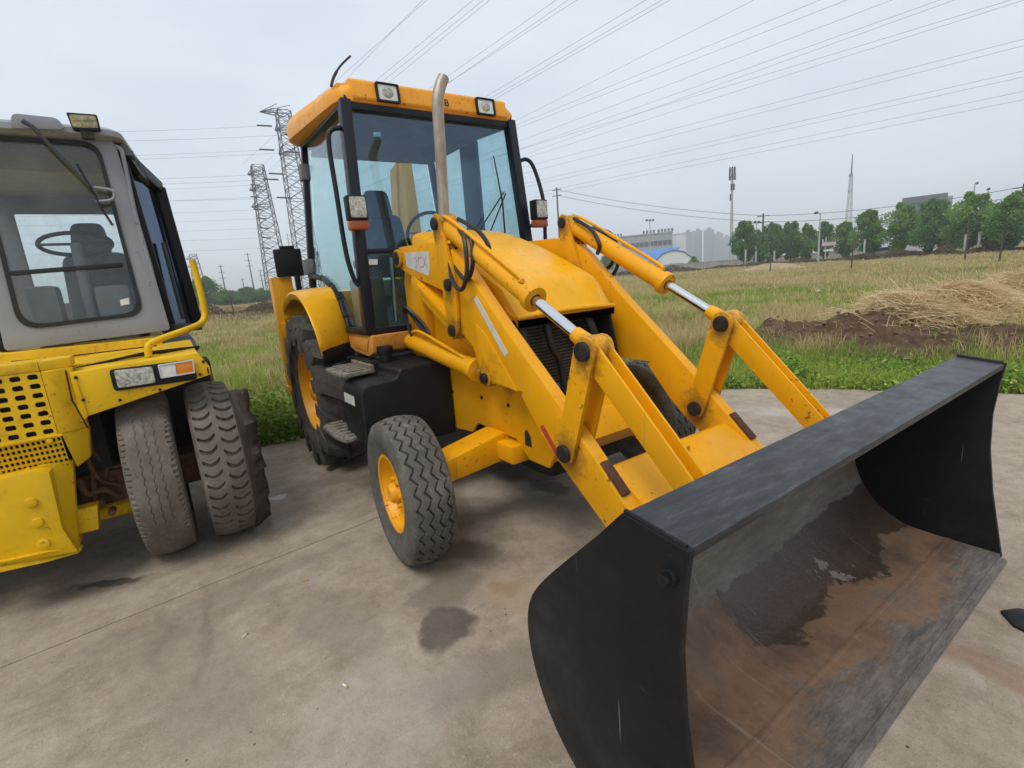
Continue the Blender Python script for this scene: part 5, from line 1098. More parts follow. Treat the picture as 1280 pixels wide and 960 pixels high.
def weeds():
    spots = []
    for (px, py, hh, n, rr) in ((315, 553, .32, 1300, .34), (345, 553, .36, 1500, .34), (330, 540, .40, 1300, .36), (300, 545, .32, 800, .34), (365, 545, .38, 1000, .34), (290, 530, .26, 500, .36), (355, 525, .40, 700, .36), (320, 515, .26, 500, .4),
                            (903, 483, .24, 500, .26), (940, 480, .12, 260, .3), (985, 478, .34, 900, .30), (1015, 482, .12, 250, .34), (962, 468, .22, 420, .34), (1062, 480, .10, 360, .4), (1108, 483, .10, 360, .42), (1150, 478, .09, 300, .4), (1038, 466, .12, 340, .4), (1180, 470, .09, 260, .4),
                            (1268, 487, .2, 700, .3), (1290, 475, .18, 500, .34), (1230, 478, .08, 180, .4), (1100, 460, .10, 360, .5), (1145, 458, .10, 340, .5), (1195, 484, .08, 180, .36), (1075, 452, .1, 260, .5), (1010, 455, .1, 260, .45)):
        c = bp(px, py, 2, 0.0)
        th = RNG.uniform(0, 2 * math.pi, n); q = np.sqrt(RNG.uniform(0, 1, n)) * rr * RNG.uniform(.4, 1.6, n)
        xx, yy = c[0] + q * np.cos(th), c[1] + q * np.sin(th); zz = RNG.uniform(0, 1, n) ** .8 * hh * np.clip(1.1 - (q / rr) ** 2 * .6, .12, 1) * (.35 + 1.2 * fnoise(xx, yy, 9, 5))
        spots.append(np.stack([xx, yy, zz], 1))
    P = np.concatenate(spots); P = P[edge_dist(P[:, 0], P[:, 1]) > -.05]
    V, Fc, rn = leaves(P, RNG.uniform(.014, .036, len(P)), RNG.uniform(0, 1, len(P)), .6)
    tag(link('weeds', raw_mesh('weeds', V, Fc, 'weed_leaf', rn)), 'bright green leafy weeds crowding the slab edge', 'weeds', kind='stuff')
weeds()
# straw heap on the spoil bank
def straw_heap():
    root = empty('straw_heap', (float(STRAW[1][0]), float(STRAW[1][1]), 0), 'long heap of pale cut straw lying on the brown soil bank', 'straw heap')
    n = 26000; k = RNG.integers(0, 3, n); t = RNG.uniform(0, 1, n)
    S = np.array(STRAW); P = S[k] * (1 - t)[:, None] + S[k + 1] * t[:, None]; P[:, 0] += RNG.normal(0, .42, n); P[:, 1] += RNG.normal(0, .42, n)
    dd = blob(P[:, 0], P[:, 1], STRAW, 1.0); base = field_h(P[:, 0], P[:, 1]); P[:, 2] = base + RNG.uniform(0, 1, n) * np.clip(dd, .06, 1) * .50
    a = RNG.normal(0, 1, (n, 3)) + np.array([1.2, -.9, 0]) * np.sign(RNG.uniform(-1, 1, n))[:, None]; a[:, 2] *= .35; a /= np.linalg.norm(a, axis=1)[:, None]
    a[:, 2] -= .12
    L = RNG.uniform(.10, .36, n)[:, None]; s_ = np.cross(a, RNG.normal(0, 1, (n, 3))); s_ /= np.linalg.norm(s_, axis=1)[:, None]; w_ = RNG.uniform(.003, .007, n)[:, None]
    mid = P + np.array([0, 0, 1]) * L * .12
    V = np.stack([P - a * L - s_ * w_, P - a * L + s_ * w_, mid + s_ * w_, mid - s_ * w_, P + a * L + s_ * w_ * .6, P + a * L - s_ * w_ * .6], 1).reshape(-1, 3); V[:, 2] = np.maximum(V[:, 2], 0.02); i = np.arange(n)[:, None] * 6
    Fc = np.concatenate([i + np.array([[0, 1, 2, 3]]), i + np.array([[3, 2, 4, 5]])], 0)
    o = link('strands', raw_mesh('strands', V, Fc, 'straw', np.tile(np.clip(fnoise(P[:, 0], P[:, 1], 1.6, 8) * .6 + RNG.uniform(0, .4, n), 0, 1), 2)), root); o['kind'] = 'stuff'
    # matted core
    V, fs = [], []; m = 40
    for i in range(m + 1):
        for j in range(17):
            c = S[0] + (S[3] - S[0]) * (i / m); dr = (S[3] - S[0])[:2]; dr = dr / np.linalg.norm(dr); pr = np.array([-dr[1], dr[0]]); u = j / 8 - 1
            x, y = c[0] + pr[0] * u * .8, c[1] + pr[1] * u * .8
            V.append((x, y, float(field_h(np.array([x]), np.array([y]))[0]) - .06 + (.36 * math.sqrt(max(0, 1 - u * u)) + .10 * mnoise.noise(Vector((x * 2, y * 2, 0)))) * min(1, 6 * min(i, m - i) / m + .15)))
    fs = [(i * 17 + j, i * 17 + j + 1, i * 17 + 18 + j, i * 17 + 17 + j) for i in range(m) for j in range(16)]
    MB().add(V, fs).build('core', 'straw_core', root, smooth=60)
straw_heap()
# soil clods and dead stalks on the bank
def clods():
    n = 420
    me_ = []
    for v in range(4):
        bm = bmesh.new(); bmesh.ops.create_icosphere(bm, subdivisions=2, radius=1)
        for vv in bm.verts: vv.co *= 1 + .7 * mnoise.noise(vv.co * 1.7 + Vector((v * 7, 0, 0)))
        me = bpy.data.meshes.new('clod'); bm.to_mesh(me); bm.free(); me.materials.append(M['soil_clod']); me_.append(me)
    V, Fc = [], []; k0 = 0
    for i in range(n):
        j = random.randrange(4); t = random.random(); p = SOILB[j] * (1 - t) + SOILB[j + 1] * t; x, y = p[0] + random.gauss(0, .5), p[1] + random.gauss(0, .5); s_ = random.uniform(.006, .03) * (1.9 if random.random() < .05 else 1); z = float(field_h(np.array([x]), np.array([y]))[0])
        me = random.choice(me_); co = np.array([v.co[:] for v in me.vertices]) * s_ * np.array([random.uniform(.7, 1.3), random.uniform(.7, 1.3), .7]) + np.array([x, y, z + s_ * .3]); f_ = np.array([p_.vertices[:] for p_ in me.polygons]) + k0
        V.append(co); Fc.append(f_); k0 += len(co)
    tag(link('soil_clods', raw_mesh('soil_clods', np.concatenate(V), np.concatenate(Fc), 'soil_clod')), 'broken brown soil clods scattered along the spoil bank', 'soil', kind='stuff')
clods()
# trees
def tree_mesh(seed, nleaf, lobes, mat_l, lsz, shape):
    rg = np.random.default_rng(seed); rnd = random.Random(seed)
    m = MB(); m.tube([(0, 0, -.02), (.006, 0, .12), (-.004, .004, .30), (.003, 0, .62)], [.028, .022, .017, .006], 8)
    cents = []
    for k in range(lobes):
        z = .13 + .82 * ((k + .5) / lobes) ** .9; prof = shape(z); a = k * 2.4 + rnd.uniform(-.4, .4); q = prof * rnd.uniform(.2, .98)
        c = (q * math.cos(a), q * math.sin(a), z + rnd.uniform(-.03, .03)); cents.append((c, prof * rnd.uniform(.24, .52) + .025))
        m.tube([(0, 0, max(.14, z - .16)), (c[0] * .5, c[1] * .5, z - .06), c], [.010, .006, .003], 5)
    P, rr = [], []
    for (c, r_) in cents:
        n = int(nleaf / lobes); v = rg.normal(0, 1, (n, 3)); v /= np.linalg.norm(v, axis=1)[:, None]; q = rg.uniform(.35, 1, n) ** .5
        tone = rg.uniform(0, .6); P.append(np.array(c) + v * (q * r_ * rg.uniform(.75, 1.2, n))[:, None] * np.array([1, 1, .85])); rr.append(np.clip(tone + rg.uniform(-.15, .4, n), 0, 1))
    P = np.concatenate(P); V, Fc, rn = leaves(P, rg.uniform(.6, 1.3, len(P)) * lsz, np.concatenate(rr), .8)
    me = raw_mesh('crown', V, Fc, mat_l, rn)
    mt = bpy.data.meshes.new('trunk'); mt.from_pydata(m.v, [], m.f); mt.shade_smooth(); mt.materials.append(M['bark'])
    return mt, me
oval = lambda z: .30 * math.sin(math.pi * min(1, max(0, (z - .10) / .94)) ** .75) + .02
broad = lambda z: .42 * math.sin(math.pi * min(1, max(0, (z - .08) / .97)) ** .85) + .02
TV = [tree_mesh(1, 8500, 26, 'tree_leaf', .025, oval), tree_mesh(2, 8500, 28, 'tree_leaf', .025, broad), tree_mesh(3, 8500, 26, 'tree_leaf_light', .025, oval), tree_mesh(4, 8500, 30, 'tree_leaf_light', .025, broad)]
def tree(px, ybase, ytop, dist, var, wf, label, group):
    b = at(px, ybase, dist); gz = -.05; t = at(px, ytop, dist); b = np.array([b[0], b[1], gz]); h = t[2] - gz
    root = empty('tree', tuple(b), label, 'tree', group); rz = random.uniform(0, 6.28)
    for nm, me in zip(('trunk', 'crown'), TV[var]):
        o = link(nm, me); o.parent = root; o.scale = (h * wf * .9, h * wf * .9, h); o.rotation_euler = (0, 0, rz)
    return root
G1 = 'roadside trees beyond the field'
for px, yt, d_, v, wf, lb in ((931, 275, 92, 0, 1.0, 'dark rounded tree starting the roadside row beside the telecom mast'), (949, 287, 99, 1, .7, 'lower dark tree just past the first roadside tree'), (966, 278, 94, 1, .8, 'broad dark roadside tree under the utility pole'), (989, 276, 95, 0, .95, 'rounded roadside tree between the utility pole and the street lamp'), (1008, 279, 96, 2, .9, 'paler tree against the single-arm street lamp'), (1030, 276, 99, 0, .8, 'narrow dark tree behind the pale double-board sign'),
                          (1057, 276, 94, 2, 1.0, 'light green tree at the foot of the radio mast'), (1086, 261, 85, 2, .95, 'tall isolated roadside tree above the small white car'), (1125, 255, 83, 3, .85, 'light green tree before the corner of the office block'), (1165, 248, 78, 1, .85, 'broad tree standing right in front of the office block'), (1190, 262, 84, 0, .8, 'lower dark tree filling the gap past the office block'),
                          (1210, 242, 74, 3, .9, 'tall light green tree topped by two street lamps'), (1238, 255, 78, 1, .75, 'dark tree tucked between two taller light green trees'), (1260, 242, 70, 3, .95, 'largest light green tree beneath the last utility pole'), (1305, 240, 68, 1, 1.0, 'dark roadside tree past the last utility pole'), (1350, 236, 66, 3, 1.0, 'light green tree ending the roadside row'), (758, 318, 130, 1, 1.2, 'small dark tree in front of the factory wall'), (867, 320, 140, 1, .9, 'small dark tree at the corner of the pale gable shed')):
    tree(px, 310, yt, d_, v, wf, lb, G1)
G2 = 'hazy trees behind the brown bank'; L2 = 'hazy rounded tree in the low wood behind the brown bank'
for px, yt, d_, v, wf, lb in ((262, 345, 118, 1, 1.25, 'tallest hazy broad tree rising beside the roller guard rail'), (242, 354, 122, 3, 1.3, L2), (284, 362, 124, 1, 1.9, L2), (300, 364, 130, 3, 2.0, L2), (314, 358, 126, 1, 1.7, L2), (330, 360, 128, 3, 1.8, L2), (348, 360, 128, 1, 1.8, L2), (368, 361, 130, 3, 1.8, L2), (390, 359, 132, 1, 1.8, L2), (220, 352, 128, 1, 1.6, L2), (195, 353, 130, 3, 1.7, L2)):
    tree(px, 385, yt, d_, v, wf, lb, G2)
# scrubby brown hedge along the far edge of the field
def hedge():
    n = 26000; t = RNG.uniform(0, 1, n); px = 760 + t * 640
    d_ = 62 + 8 * fnoise(px, 0 * px, .02, 4) + RNG.normal(0, 1.2, n) + (1 - t) * 25
    base = np.array([at(p, 330, q) for p, q in zip(px, d_)]); dens = fnoise(px, 0 * px + 3, .05, 6)
    z = RNG.uniform(0, 1, n) * (.35 + 1.3 * dens ** 2)
    P = np.stack([base[:, 0], base[:, 1], z], 1)
    V, Fc, rn = leaves(P, RNG.uniform(.06, .16, n), np.clip(fnoise(px, 0 * px, .04, 9) + RNG.uniform(-.2, .2, n), 0, 1), 1.2)
    tag(link('hedge', raw_mesh('hedge', V, Fc, 'bush_brown', rn)), 'scrubby brown bushes along the far edge of the field', 'bushes', kind='stuff')
    n = 9000; t = RNG.uniform(0, 1, n); px = 180 + t * 240; d_ = 41 + RNG.normal(0, 1.5, n)
    base = np.array([at(p, 385, q) for p, q in zip(px, d_)]); P = np.stack([base[:, 0], base[:, 1], .7 + RNG.uniform(0, 1, n) ** 2 * .7 * fnoise(px, 0 * px, .06, 3)], 1)
    V, Fc, rn = leaves(P, RNG.uniform(.04, .11, n), RNG.uniform(0, 1, n), 1.3)
    tag(link('bank_scrub', raw_mesh('bank_scrub', V, Fc, 'bush_brown', rn)), 'dry brown scrub on the bank behind the machines', 'bushes', kind='stuff')
hedge()
# ------------------------------------------------------------------ pylons, poles, wires
def lattice(root, base, H, w0, w1, wt, waist, panels, arms, t=.16):
    """four tapering legs, X bracing, cross arms (z, length, side)"""
    bx, by, bz = base
    def hw(z):
        k = z / H
        return (w0 + (w1 - w0) * (k / waist)) / 2 if k < waist else (w1 + (wt - w1) * ((k - waist) / (1 - waist))) / 2
    zs = [H * (1 - (1 - i / panels) ** 1.15) for i in range(panels + 1)]; sg = [(-1, -1), (1, -1), (1, 1), (-1, 1)]
    L = MB(); X = MB()
    for a, b in sg:
        k = waist * H; MB().tube([(bx + a * hw(z), by + b * hw(z), bz + z) for z in (0, k, H)], t * .6, 4).build('tower_leg', 'steel_grey', root, smooth=0)
    for z0, z1 in zip(zs[:-1], zs[1:]):
        for i in range(4):
            a, b = sg[i], sg[(i + 1) % 4]; P0 = lambda s_, z: (bx + s_[0] * hw(z), by + s_[1] * hw(z), bz + z)
            X.bar(P0(a, z0), P0(b, z1), t * .55, t * .55); X.bar(P0(b, z0), P0(a, z1), t * .55, t * .55); X.bar(P0(a, z1), P0(b, z1), t * .5, t * .5)
    X.build('bracing', 'steel_grey', root, smooth=0)['kind'] = 'stuff'
    ad = AD
    for z, ln in arms:
        m = MB(); h = hw(z); tip = Vector((bx + ad[0] * ln, by + ad[1] * ln, bz + z + .2)); k = [Vector((bx + a * h, by + b * h, bz + z + dz)) for a, b in sg for dz in (0, 1.6)]
        for c in k: m.bar(c, tip, t * .6, t * .6)
        for f_ in (.33, .66):
            q = [c.lerp(tip, f_) for c in k]
            for i in range(0, 8, 2): m.bar(q[i], q[(i + 3) % 8], t * .4, t * .4)
        m.build('cross_arm', 'steel_grey', root, smooth=0)
hzv = ray(300, 373.6); hzv = hzv / math.hypot(hzv[0], hzv[1]); right = np.array([hzv[1], -hzv[0], 0])
AD = (float(-right[0]), float(-right[1]))
def ground_at(px, dist, yref=370):
    p = at(px, yref, dist); return (float(p[0]), float(p[1]), 0.0)
def hz_h(px, py, dist): return float(at(px, py, dist)[2])
pa = ground_at(350, 150); root = empty('pylon', pa, 'slim grey lattice pylon with flat top behind the yellow stabilizer column', 'pylon', 'lattice pylons')
HA = hz_h(330, 207, 150); lattice(root, pa, HA, 5.6, 4.4, 2.7, .5, 15, [(HA * .93, 2.6), (HA * .82, 2.8), (HA * .70, 3.0)], .18)
pb = ground_at(391, 125); root = empty('pylon', pb, 'tall grey lattice pylon with pointed arm rising close behind the cab', 'pylon', 'lattice pylons')
HB = hz_h(368, 140, 125); lattice(root, pb, HB, 4.8, 3.6, 2.6, .65, 18, [(HB * .985, 4.6), (HB * .90, 2.2), (HB * .78, 2.2)], .16)
pc = ground_at(252, 260); root = empty('pylon', pc, 'faint distant lattice pylon behind the roller guard rail', 'pylon', 'lattice pylons')
HC = hz_h(233, 318, 260); lattice(root, pc, HC, 6, 4, 2.5, .6, 9, [(HC * .9, 3), (HC * .75, 3)], .16)
# guyed thin poles on the left
for i, (px, yt, yb, d_, lb) in enumerate(((273, 331, 374, 165, 'thin leaning wire pole above the hazy trees beside the roller guard rail'), (309, 316, 366, 165, 'tallest thin wire pole standing above the hazy trees'), (321, 337, 370, 190, 'short thin wire pole close beside the tallest pole'), (297, 348, 372, 210, 'faint shortest wire pole between two taller ones'), (362, 292, 345, 230, 'faint narrow mast just behind the tall pylon legs'))):
    b = ground_at(px + 10, d_); H = hz_h(px, yt, d_); o = empty('wire_pole', b, lb, 'pole', 'thin wire poles beyond the bank')
    MB().tube([(b[0], b[1], 0), (b[0], b[1], H)], [.22, .10], 8).build('shaft', 'steel_grey', o)
    for k in range(3):
        z = H - .5 - k * 1.6; MB().bar((b[0] - AD[0] * .9, b[1] - AD[1] * .9, z), (b[0] + AD[0] * .9, b[1] + AD[1] * .9, z), .09, .09).build('cross_arm', 'steel_grey', o, smooth=0)
GW = 'high-voltage conductors overhead'; LW = 'thin high-voltage conductor fanning across the overcast sky above the cab'
def wire(P0, P1, r_, sag, label, group, name='power_line', n=24):
    P0, P1 = Vector(P0), Vector(P1); pts = []
    for i in range(n + 1):
        t = i / n; p = P0.lerp(P1, t); p.z -= sag * 4 * t * (1 - t); pts.append(p)
    c0 = pts[n // 2]; c = P0.lerp(P1, .5)
    o = MB().tube(pts, r_, 5).build(name, 'wire', None, smooth=60); return tag(o, label, 'power line', group)
Z3 = [((150, 120), (285, 0)), ((163, 119), (273, 5)), ((215, 122), (362, 0)), ((228, 122), (374, 4)), ((240, 122), (390, 0)), ((315, 130), (500, 0)), ((330, 132), (520, 0)), ((325, 135), (535, 0)), ((390, 157), (650, 0)), ((402, 157), (668, 5)), ((425, 150), (690, 0)),
      ((425, 205), (830, 0)), ((430, 210), (940, 0)), ((430, 216), (985, 0)), ((440, 235), (1060, 0)), ((450, 245), (1140, 0)), ((455, 255), (1150, 5)), ((460, 243), (1225, 10)), ((460, 260), (1268, 4)), ((460, 275), (1280, 65)), ((470, 283), (1280, 76)), ((465, 302), (1280, 118)), ((465, 308), (1280, 128)), ((500, 315), (1280, 152)), ((500, 321), (1280, 166))]
HT = [34] * 2 + [32] * 3 + [30] * 3 + [28] * 3 + [27] + [26] * 2 + [25] + [24] * 2 + [23] * 2 + [21] * 2 + [19] * 2 + [17] * 2
for (a, b), h in zip(Z3, HT):
    A = bp(320 + a[0] * .75, a[1] * .75, 2, h); B = bp(320 + b[0] * .75, b[1] * .75, 2, h); dv_ = (A - B) / np.linalg.norm((A - B)[:2])
    far = A + dv_ * max(0, 150 - np.linalg.norm((A - LOC)[:2])); near = B - dv_ * 60
    wire(far, near, .017, 0, LW, GW)
G3 = 'conductors running left from the pylons'; L3 = 'thin conductor running level from the lattice pylons toward the roller cab'
for k, (ye, xe, ys, root_d) in enumerate(((157, 337, 154, 125), (168, 372, 166, 125), (187, 340, 185, 125), (190, 372, 192, 125), (217, 352, 214, 125), (224, 345, 222, 125), (247, 362, 236, 125), (231, 322, 233, 150), (246, 322, 246, 150), (262, 326, 258, 150), (273, 330, 270, 150), (285, 334, 281, 150), (297, 336, 292, 150), (310, 336, 306, 150))):
    P0 = at(xe, ye, root_d); P1 = at(-260, ys + 14, root_d * 1.05)
    wire(P0, P1, .022, .6, L3, G3)
    q = at(xe - 16 if k < 7 else xe - 9, ye - .3, root_d); P0b = at(xe + 3, ye + .6, root_d)
    o = MB().tube([tuple(q), tuple(P0b)], .17, 8).build('insulator', 'insulator', None); tag(o, 'dark insulator string hanging off the lattice pylon arms', 'insulator', 'insulator strings')
# roadside distribution line on the right
def upole(px, yt, d_, label, mat='wood_pole', r_=.16):
    b = ground_at(px, d_, 310); H = hz_h(px, yt, d_); o = empty('utility_pole', b, label, 'pole', 'utility poles')
    MB().tube([(b[0], b[1], -.1), (b[0], b[1], H)], [r_ * 1.2, r_ * .8], 10).build('shaft', mat, o)
    for z in (H - .4, H - 1.4): MB().bar((b[0] - .9, b[1] - .3, z), (b[0] + .9, b[1] + .3, z), .12, .12).build('cross_arm', mat, o, smooth=0)
    return Vector((b[0], b[1], H))
U = [upole(700, 234, 96, 'dark utility pole rising beside the far cab lamp'), upole(953, 267, 96, 'dark utility pole above the first roadside trees'), upole(1270, 231, 88, 'dark utility pole above the densest roadside trees'), None]
far = at(1480, 205, 82); L5 = 'thin black service wire strung between the roadside utility poles'
pts_ = [at(560, 250, 98), U[0], U[1], U[2], far]
for a, b in zip(pts_[1:-1], pts_[2:]):
    for dz in (-.35, -1.35): wire(Vector(a) + Vector((0, 0, dz)), Vector(b) + Vector((0, 0, dz)), .035, .7, L5, 'roadside service wires')
# telecom mast
b = ground_at(914, 130, 322); H = hz_h(911, 209, 130); o = empty('telecom_mast', b, 'pale slender telecom mast crowned with antenna panels', 'mast')
MB().tube([(b[0], b[1], -.1), (b[0], b[1], H * .82), (b[0], b[1], H)], [.46, .22, .14], 14).build('mast_tube', 'concrete_pole', o)
for z, rr in ((H * .965, .5), (H * .90, .55), (H * .80, .4), (H * .70, .38)):
    for k in range(4 if z > H * .8 else 2):
        a = k * 1.57 + z; x, y = b[0] + rr * math.cos(a), b[1] + rr * math.sin(a); MB().box((x - .14, y - .14, z - .7), (x + .14, y + .14, z + .7)).build('antenna_panel', 'steel_grey', o, bevel=.03)
        MB().bar((b[0], b[1], z), (x, y, z), .08, .08).build('antenna_bracket', 'steel_grey', o, smooth=0)
# radio mast
b = ground_at(1059, 300, 303); H = hz_h(1064, 193, 300); o = empty('radio_mast', b, 'distant tapering lattice radio mast with needle top', 'mast'); AD0 = AD; lattice(o, b, H * .8, 3.0, 1.9, 1.0, .5, 14, [(H * .62, 1.8), (H * .78, 2.2)], .11)
MB().tube([(b[0], b[1], H * .79), (b[0], b[1], H)], [.35, .15], 6).build('needle', 'steel_grey', o)
# floodlight and street lamps
def lamp_post(px, yt, d_, heads, label, arm=0, lean=0):
    b = ground_at(px, d_, 318); H = hz_h(px, yt, d_); o = empty('lamp_post', b, label, 'lamp post', 'lamp posts')
    MB().tube([(b[0], b[1], -.05), (b[0], b[1], H)], [.15, .07], 10).build('post', 'concrete_pole', o)
    rx, ry = float(right[0]), float(right[1])
    if arm: MB().tube(smoothpath([(b[0], b[1], H - .1), (b[0] + rx * arm * .5, b[1] + ry * arm * .5, H + .25), (b[0] + rx * arm, b[1] + ry * arm, H + .2)]), .05, 6).build('arm', 'concrete_pole', o)
    for k in range(heads):
        s_ = (k - (heads - 1) / 2) * .85 + arm; c = (b[0] + rx * s_, b[1] + ry * s_, H + .15); MB().prism([(c[0] - .2, c[1] - .14, c[2]), (c[0] + .2, c[1] - .14, c[2]), (c[0] + .16, c[1] + .14, c[2] + .22), (c[0] - .16, c[1] + .14, c[2] + .22)], (0, .1, -.14)).build('lamp_head', 'steel_grey', o, bevel=.02)
    if heads > 1: MB().bar((b[0] - rx * 1.1, b[1] - ry * 1.1, H), (b[0] + rx * 1.1, b[1] + ry * 1.1, H), .08, .08).build('crossbar', 'steel_grey', o, smooth=0)
lamp_post(813, 276, 110, 3, 'white floodlight post with three heads beside the grey factory')
lamp_post(945, 279, 95, 2, 'twin-head lamp post peeking between the first roadside trees')
lamp_post(1023, 268, 80, 1, 'single-arm white street lamp in front of the roadside trees', -1.0)
lamp_post(1209, 232, 100, 1, 'single street lamp showing above the taller roadside trees', .5); lamp_post(1226, 239, 105, 1, 'shorter street lamp beside the dark rooftop', 0)
for i, (px, yt, yb, d_, mt, lb) in enumerate(((1065, 300, 322, 45, 'wood_pole', 'dark fence stake in the dry grass before the roadside trees'), (1208, 268, 306, 48, 'wood_pole', 'thin dark stake tangled with creeper before the light green trees'), (1251, 288, 312, 42, 'wood_pole', 'short brown stake near the straw heap side of the field'), (963, 318, 332, 55, 'wood_pole', 'dark stake by the sandy mound'), (294, 368, 402, 38, 'wood_pole', 'crooked dark stake standing on the brown bank'))):
    b = ground_at(px, d_, yb); H = hz_h(px, yt, d_); o = empty('fence_stake', b, lb, 'stake', 'field stakes')
    MB().tube([(b[0], b[1], -.1), (b[0] + .02, b[1], H * .5), (b[0] - .03, b[1], H)], [.06, .05, .035], 7).build('shaft', mt, o); MB().tube([(b[0], b[1], H * .8), (b[0] + .15, b[1] + .05, H * .86)], [.025, .012], 5).build('stub', mt, o)
for px, yt, d_ in ((932, 312, 88), (945, 315, 88), (968, 314, 90), (1080, 300, 82), (1205, 294, 72), (1222, 291, 72)):
    b = ground_at(px, d_, 318); H = max(.8, hz_h(px, yt, d_)); o = empty('marker_post', b, 'short pale concrete marker post along the road edge', 'post', 'road marker posts'); MB().box((b[0] - .10, b[1] - .10, -.1), (b[0] + .10, b[1] + .10, H)).build('shaft', 'concrete_pole', o, bevel=.02); MB().box((b[0] - .12, b[1] - .12, H - .02), (b[0] + .12, b[1] + .12, H + .06)).build('cap', 'concrete_pole', o, bevel=.02)
# ------------------------------------------------------------------ buildings
def block(root, c, w_, d_, h, ang, mat, name='wall'):
    ca, sa = math.cos(ang), math.sin(ang); q = [(c[0] + ca * a * w_ / 2 - sa * b * d_ / 2, c[1] + sa * a * w_ / 2 + ca * b * d_ / 2, c[2]) for a, b in ((-1, -1), (1, -1), (1, 1), (-1, 1))]
    return MB().prism(q, (0, 0, h)).build(name, mat, root, smooth=0)
def facing(px, dist, yref=340):
    """frame at a ground point: origin, unit vector to the right across the view, unit vector away"""
    g = ground_at(px, dist, yref); v = np.array([g[0] - LOC[0], g[1] - LOC[1]]); v /= np.linalg.norm(v); return np.array(g), np.array([v[1], -v[0], 0]), np.array([v[0], v[1], 0])
def quadbox(root, o, R_v, B_v, x0, x1, z0, z1, y0, y1, name, mat, bevel=0):
    P = lambda a, b, c: tuple(np.array(o) + R_v * a + B_v * b + np.array([0, 0, c]))
    m = MB().prism([P(x0, y0, z0), P(x1, y0, z0), P(x1, y1, z0), P(x0, y1, z0)], (0, 0, z1 - z0)); return m.build(name, mat, root, bevel=bevel, smooth=0)
D = 240; o, rv, bv = facing(805, D); sc = D / F * 1.06
root = empty('factory_building', tuple(o), 'long grey factory block with window bands and rooftop lettering', 'building')
h = hz_h(805, 294, D); wl = quadbox(root, o, rv, bv, -16, 12.5, 0, h, 0, 18, 'wall', 'bldg_grey')
for zf0, zf1 in ((.40, .53), (.66, .80)):
    for k in range(14): quadbox(wl, o, rv, bv, -15.6 + k * 2.0, -15.6 + k * 2.0 + 1.75, h * zf0, h * zf1, -.06, .05, 'window', 'bldg_glass')
quadbox(root, o, rv, bv, -16.3, 12.8, h, h + .5, -.3, 18.3, 'parapet', 'bldg_grey')
for k in range(9): quadbox(root, o, rv, bv, -.2 + k * 1.45 + (.6 if k > 3 else 0), .75 + k * 1.45 + (.6 if k > 3 else 0), h + .6, h + 1.9, .2, .5, 'roof_letter', 'bldg_dark')
for k in range(4): quadbox(root, o, rv, bv, -14 + k * 1.3, -13.2 + k * 1.3, h + .6, h + 1.7, .2, .5, 'roof_letter', 'bldg_dark')
o, rv, bv = facing(812, 165, 335); root = empty('blue_roof_shed', tuple(o), 'low shed with bright blue sloping metal roof', 'building'); h = hz_h(812, 327, 165)
quadbox(root, o, rv, bv, -7, 6.5, 0, h, 0, 9, 'wall', 'bldg_white'); P = lambda a, b, c: tuple(o + rv * a + bv * b + np.array([0, 0, c])); ht = hz_h(812, 314, 168)
MB().prism([P(-7.4, -.5, h), P(6.9, -.5, h), P(9.5, 8, ht + .5), P(-7.4, 8, ht + .2)], (0, 0, .18)).build('roof', 'roof_blue', root, smooth=0)
for k in range(5): quadbox(root, o, rv, bv, -6 + k * 2.5, -4.6 + k * 2.5, h * .3, h * .75, -.05, .04, 'window', 'bldg_glass')
o, rv, bv = facing(842, 150, 335); root = empty('gable_shed', tuple(o), 'pale shed with low curved gable end beside the blue roof', 'building'); hw_ = 4.8; he = hz_h(823, 326, 150); hp = hz_h(842, 313, 150)
P = lambda a, b, c: tuple(o + rv * a + bv * b + np.array([0, 0, c]))
MB().prism([P(-hw_, 0, 0), P(hw_, 0, 0), P(hw_, 0, he), P(hw_ * .6, 0, he + (hp - he) * .7), P(0, 0, hp), P(-hw_ * .6, 0, he + (hp - he) * .7), P(-hw_, 0, he)], tuple(bv * 12)).build('wall', 'bldg_white', root, smooth=0)
for s_ in (-1, 1): MB().prism([P(s_ * (hw_ + .3), -.3, he - .05), P(s_ * hw_ * .6, -.3, he + (hp - he) * .7 + .12), P(0, -.3, hp + .12), P(0, -.3, hp + .3), P(s_ * hw_ * .6, -.3, he + (hp - he) * .7 + .32), P(s_ * (hw_ + .4), -.3, he + .15)], tuple(bv * 12.6)).build('roof', 'bldg_grey', root, smooth=0)
quadbox(root, o, rv, bv, -1.2, 2.6, 0, he * .6, -.06, .05, 'door', 'bldg_grey')
o, rv, bv = facing(845, 260, 335); root = empty('white_block', tuple(o), 'plain white block standing beside the grey factory', 'building'); h = hz_h(845, 293, 260); quadbox(root, o, rv, bv, -4.2, 4.6, 0, h, 0, 12, 'wall', 'bldg_white'); quadbox(root, o, rv, bv, -4.5, 4.9, h, h + .4, -.2, 12.2, 'parapet', 'bldg_white')
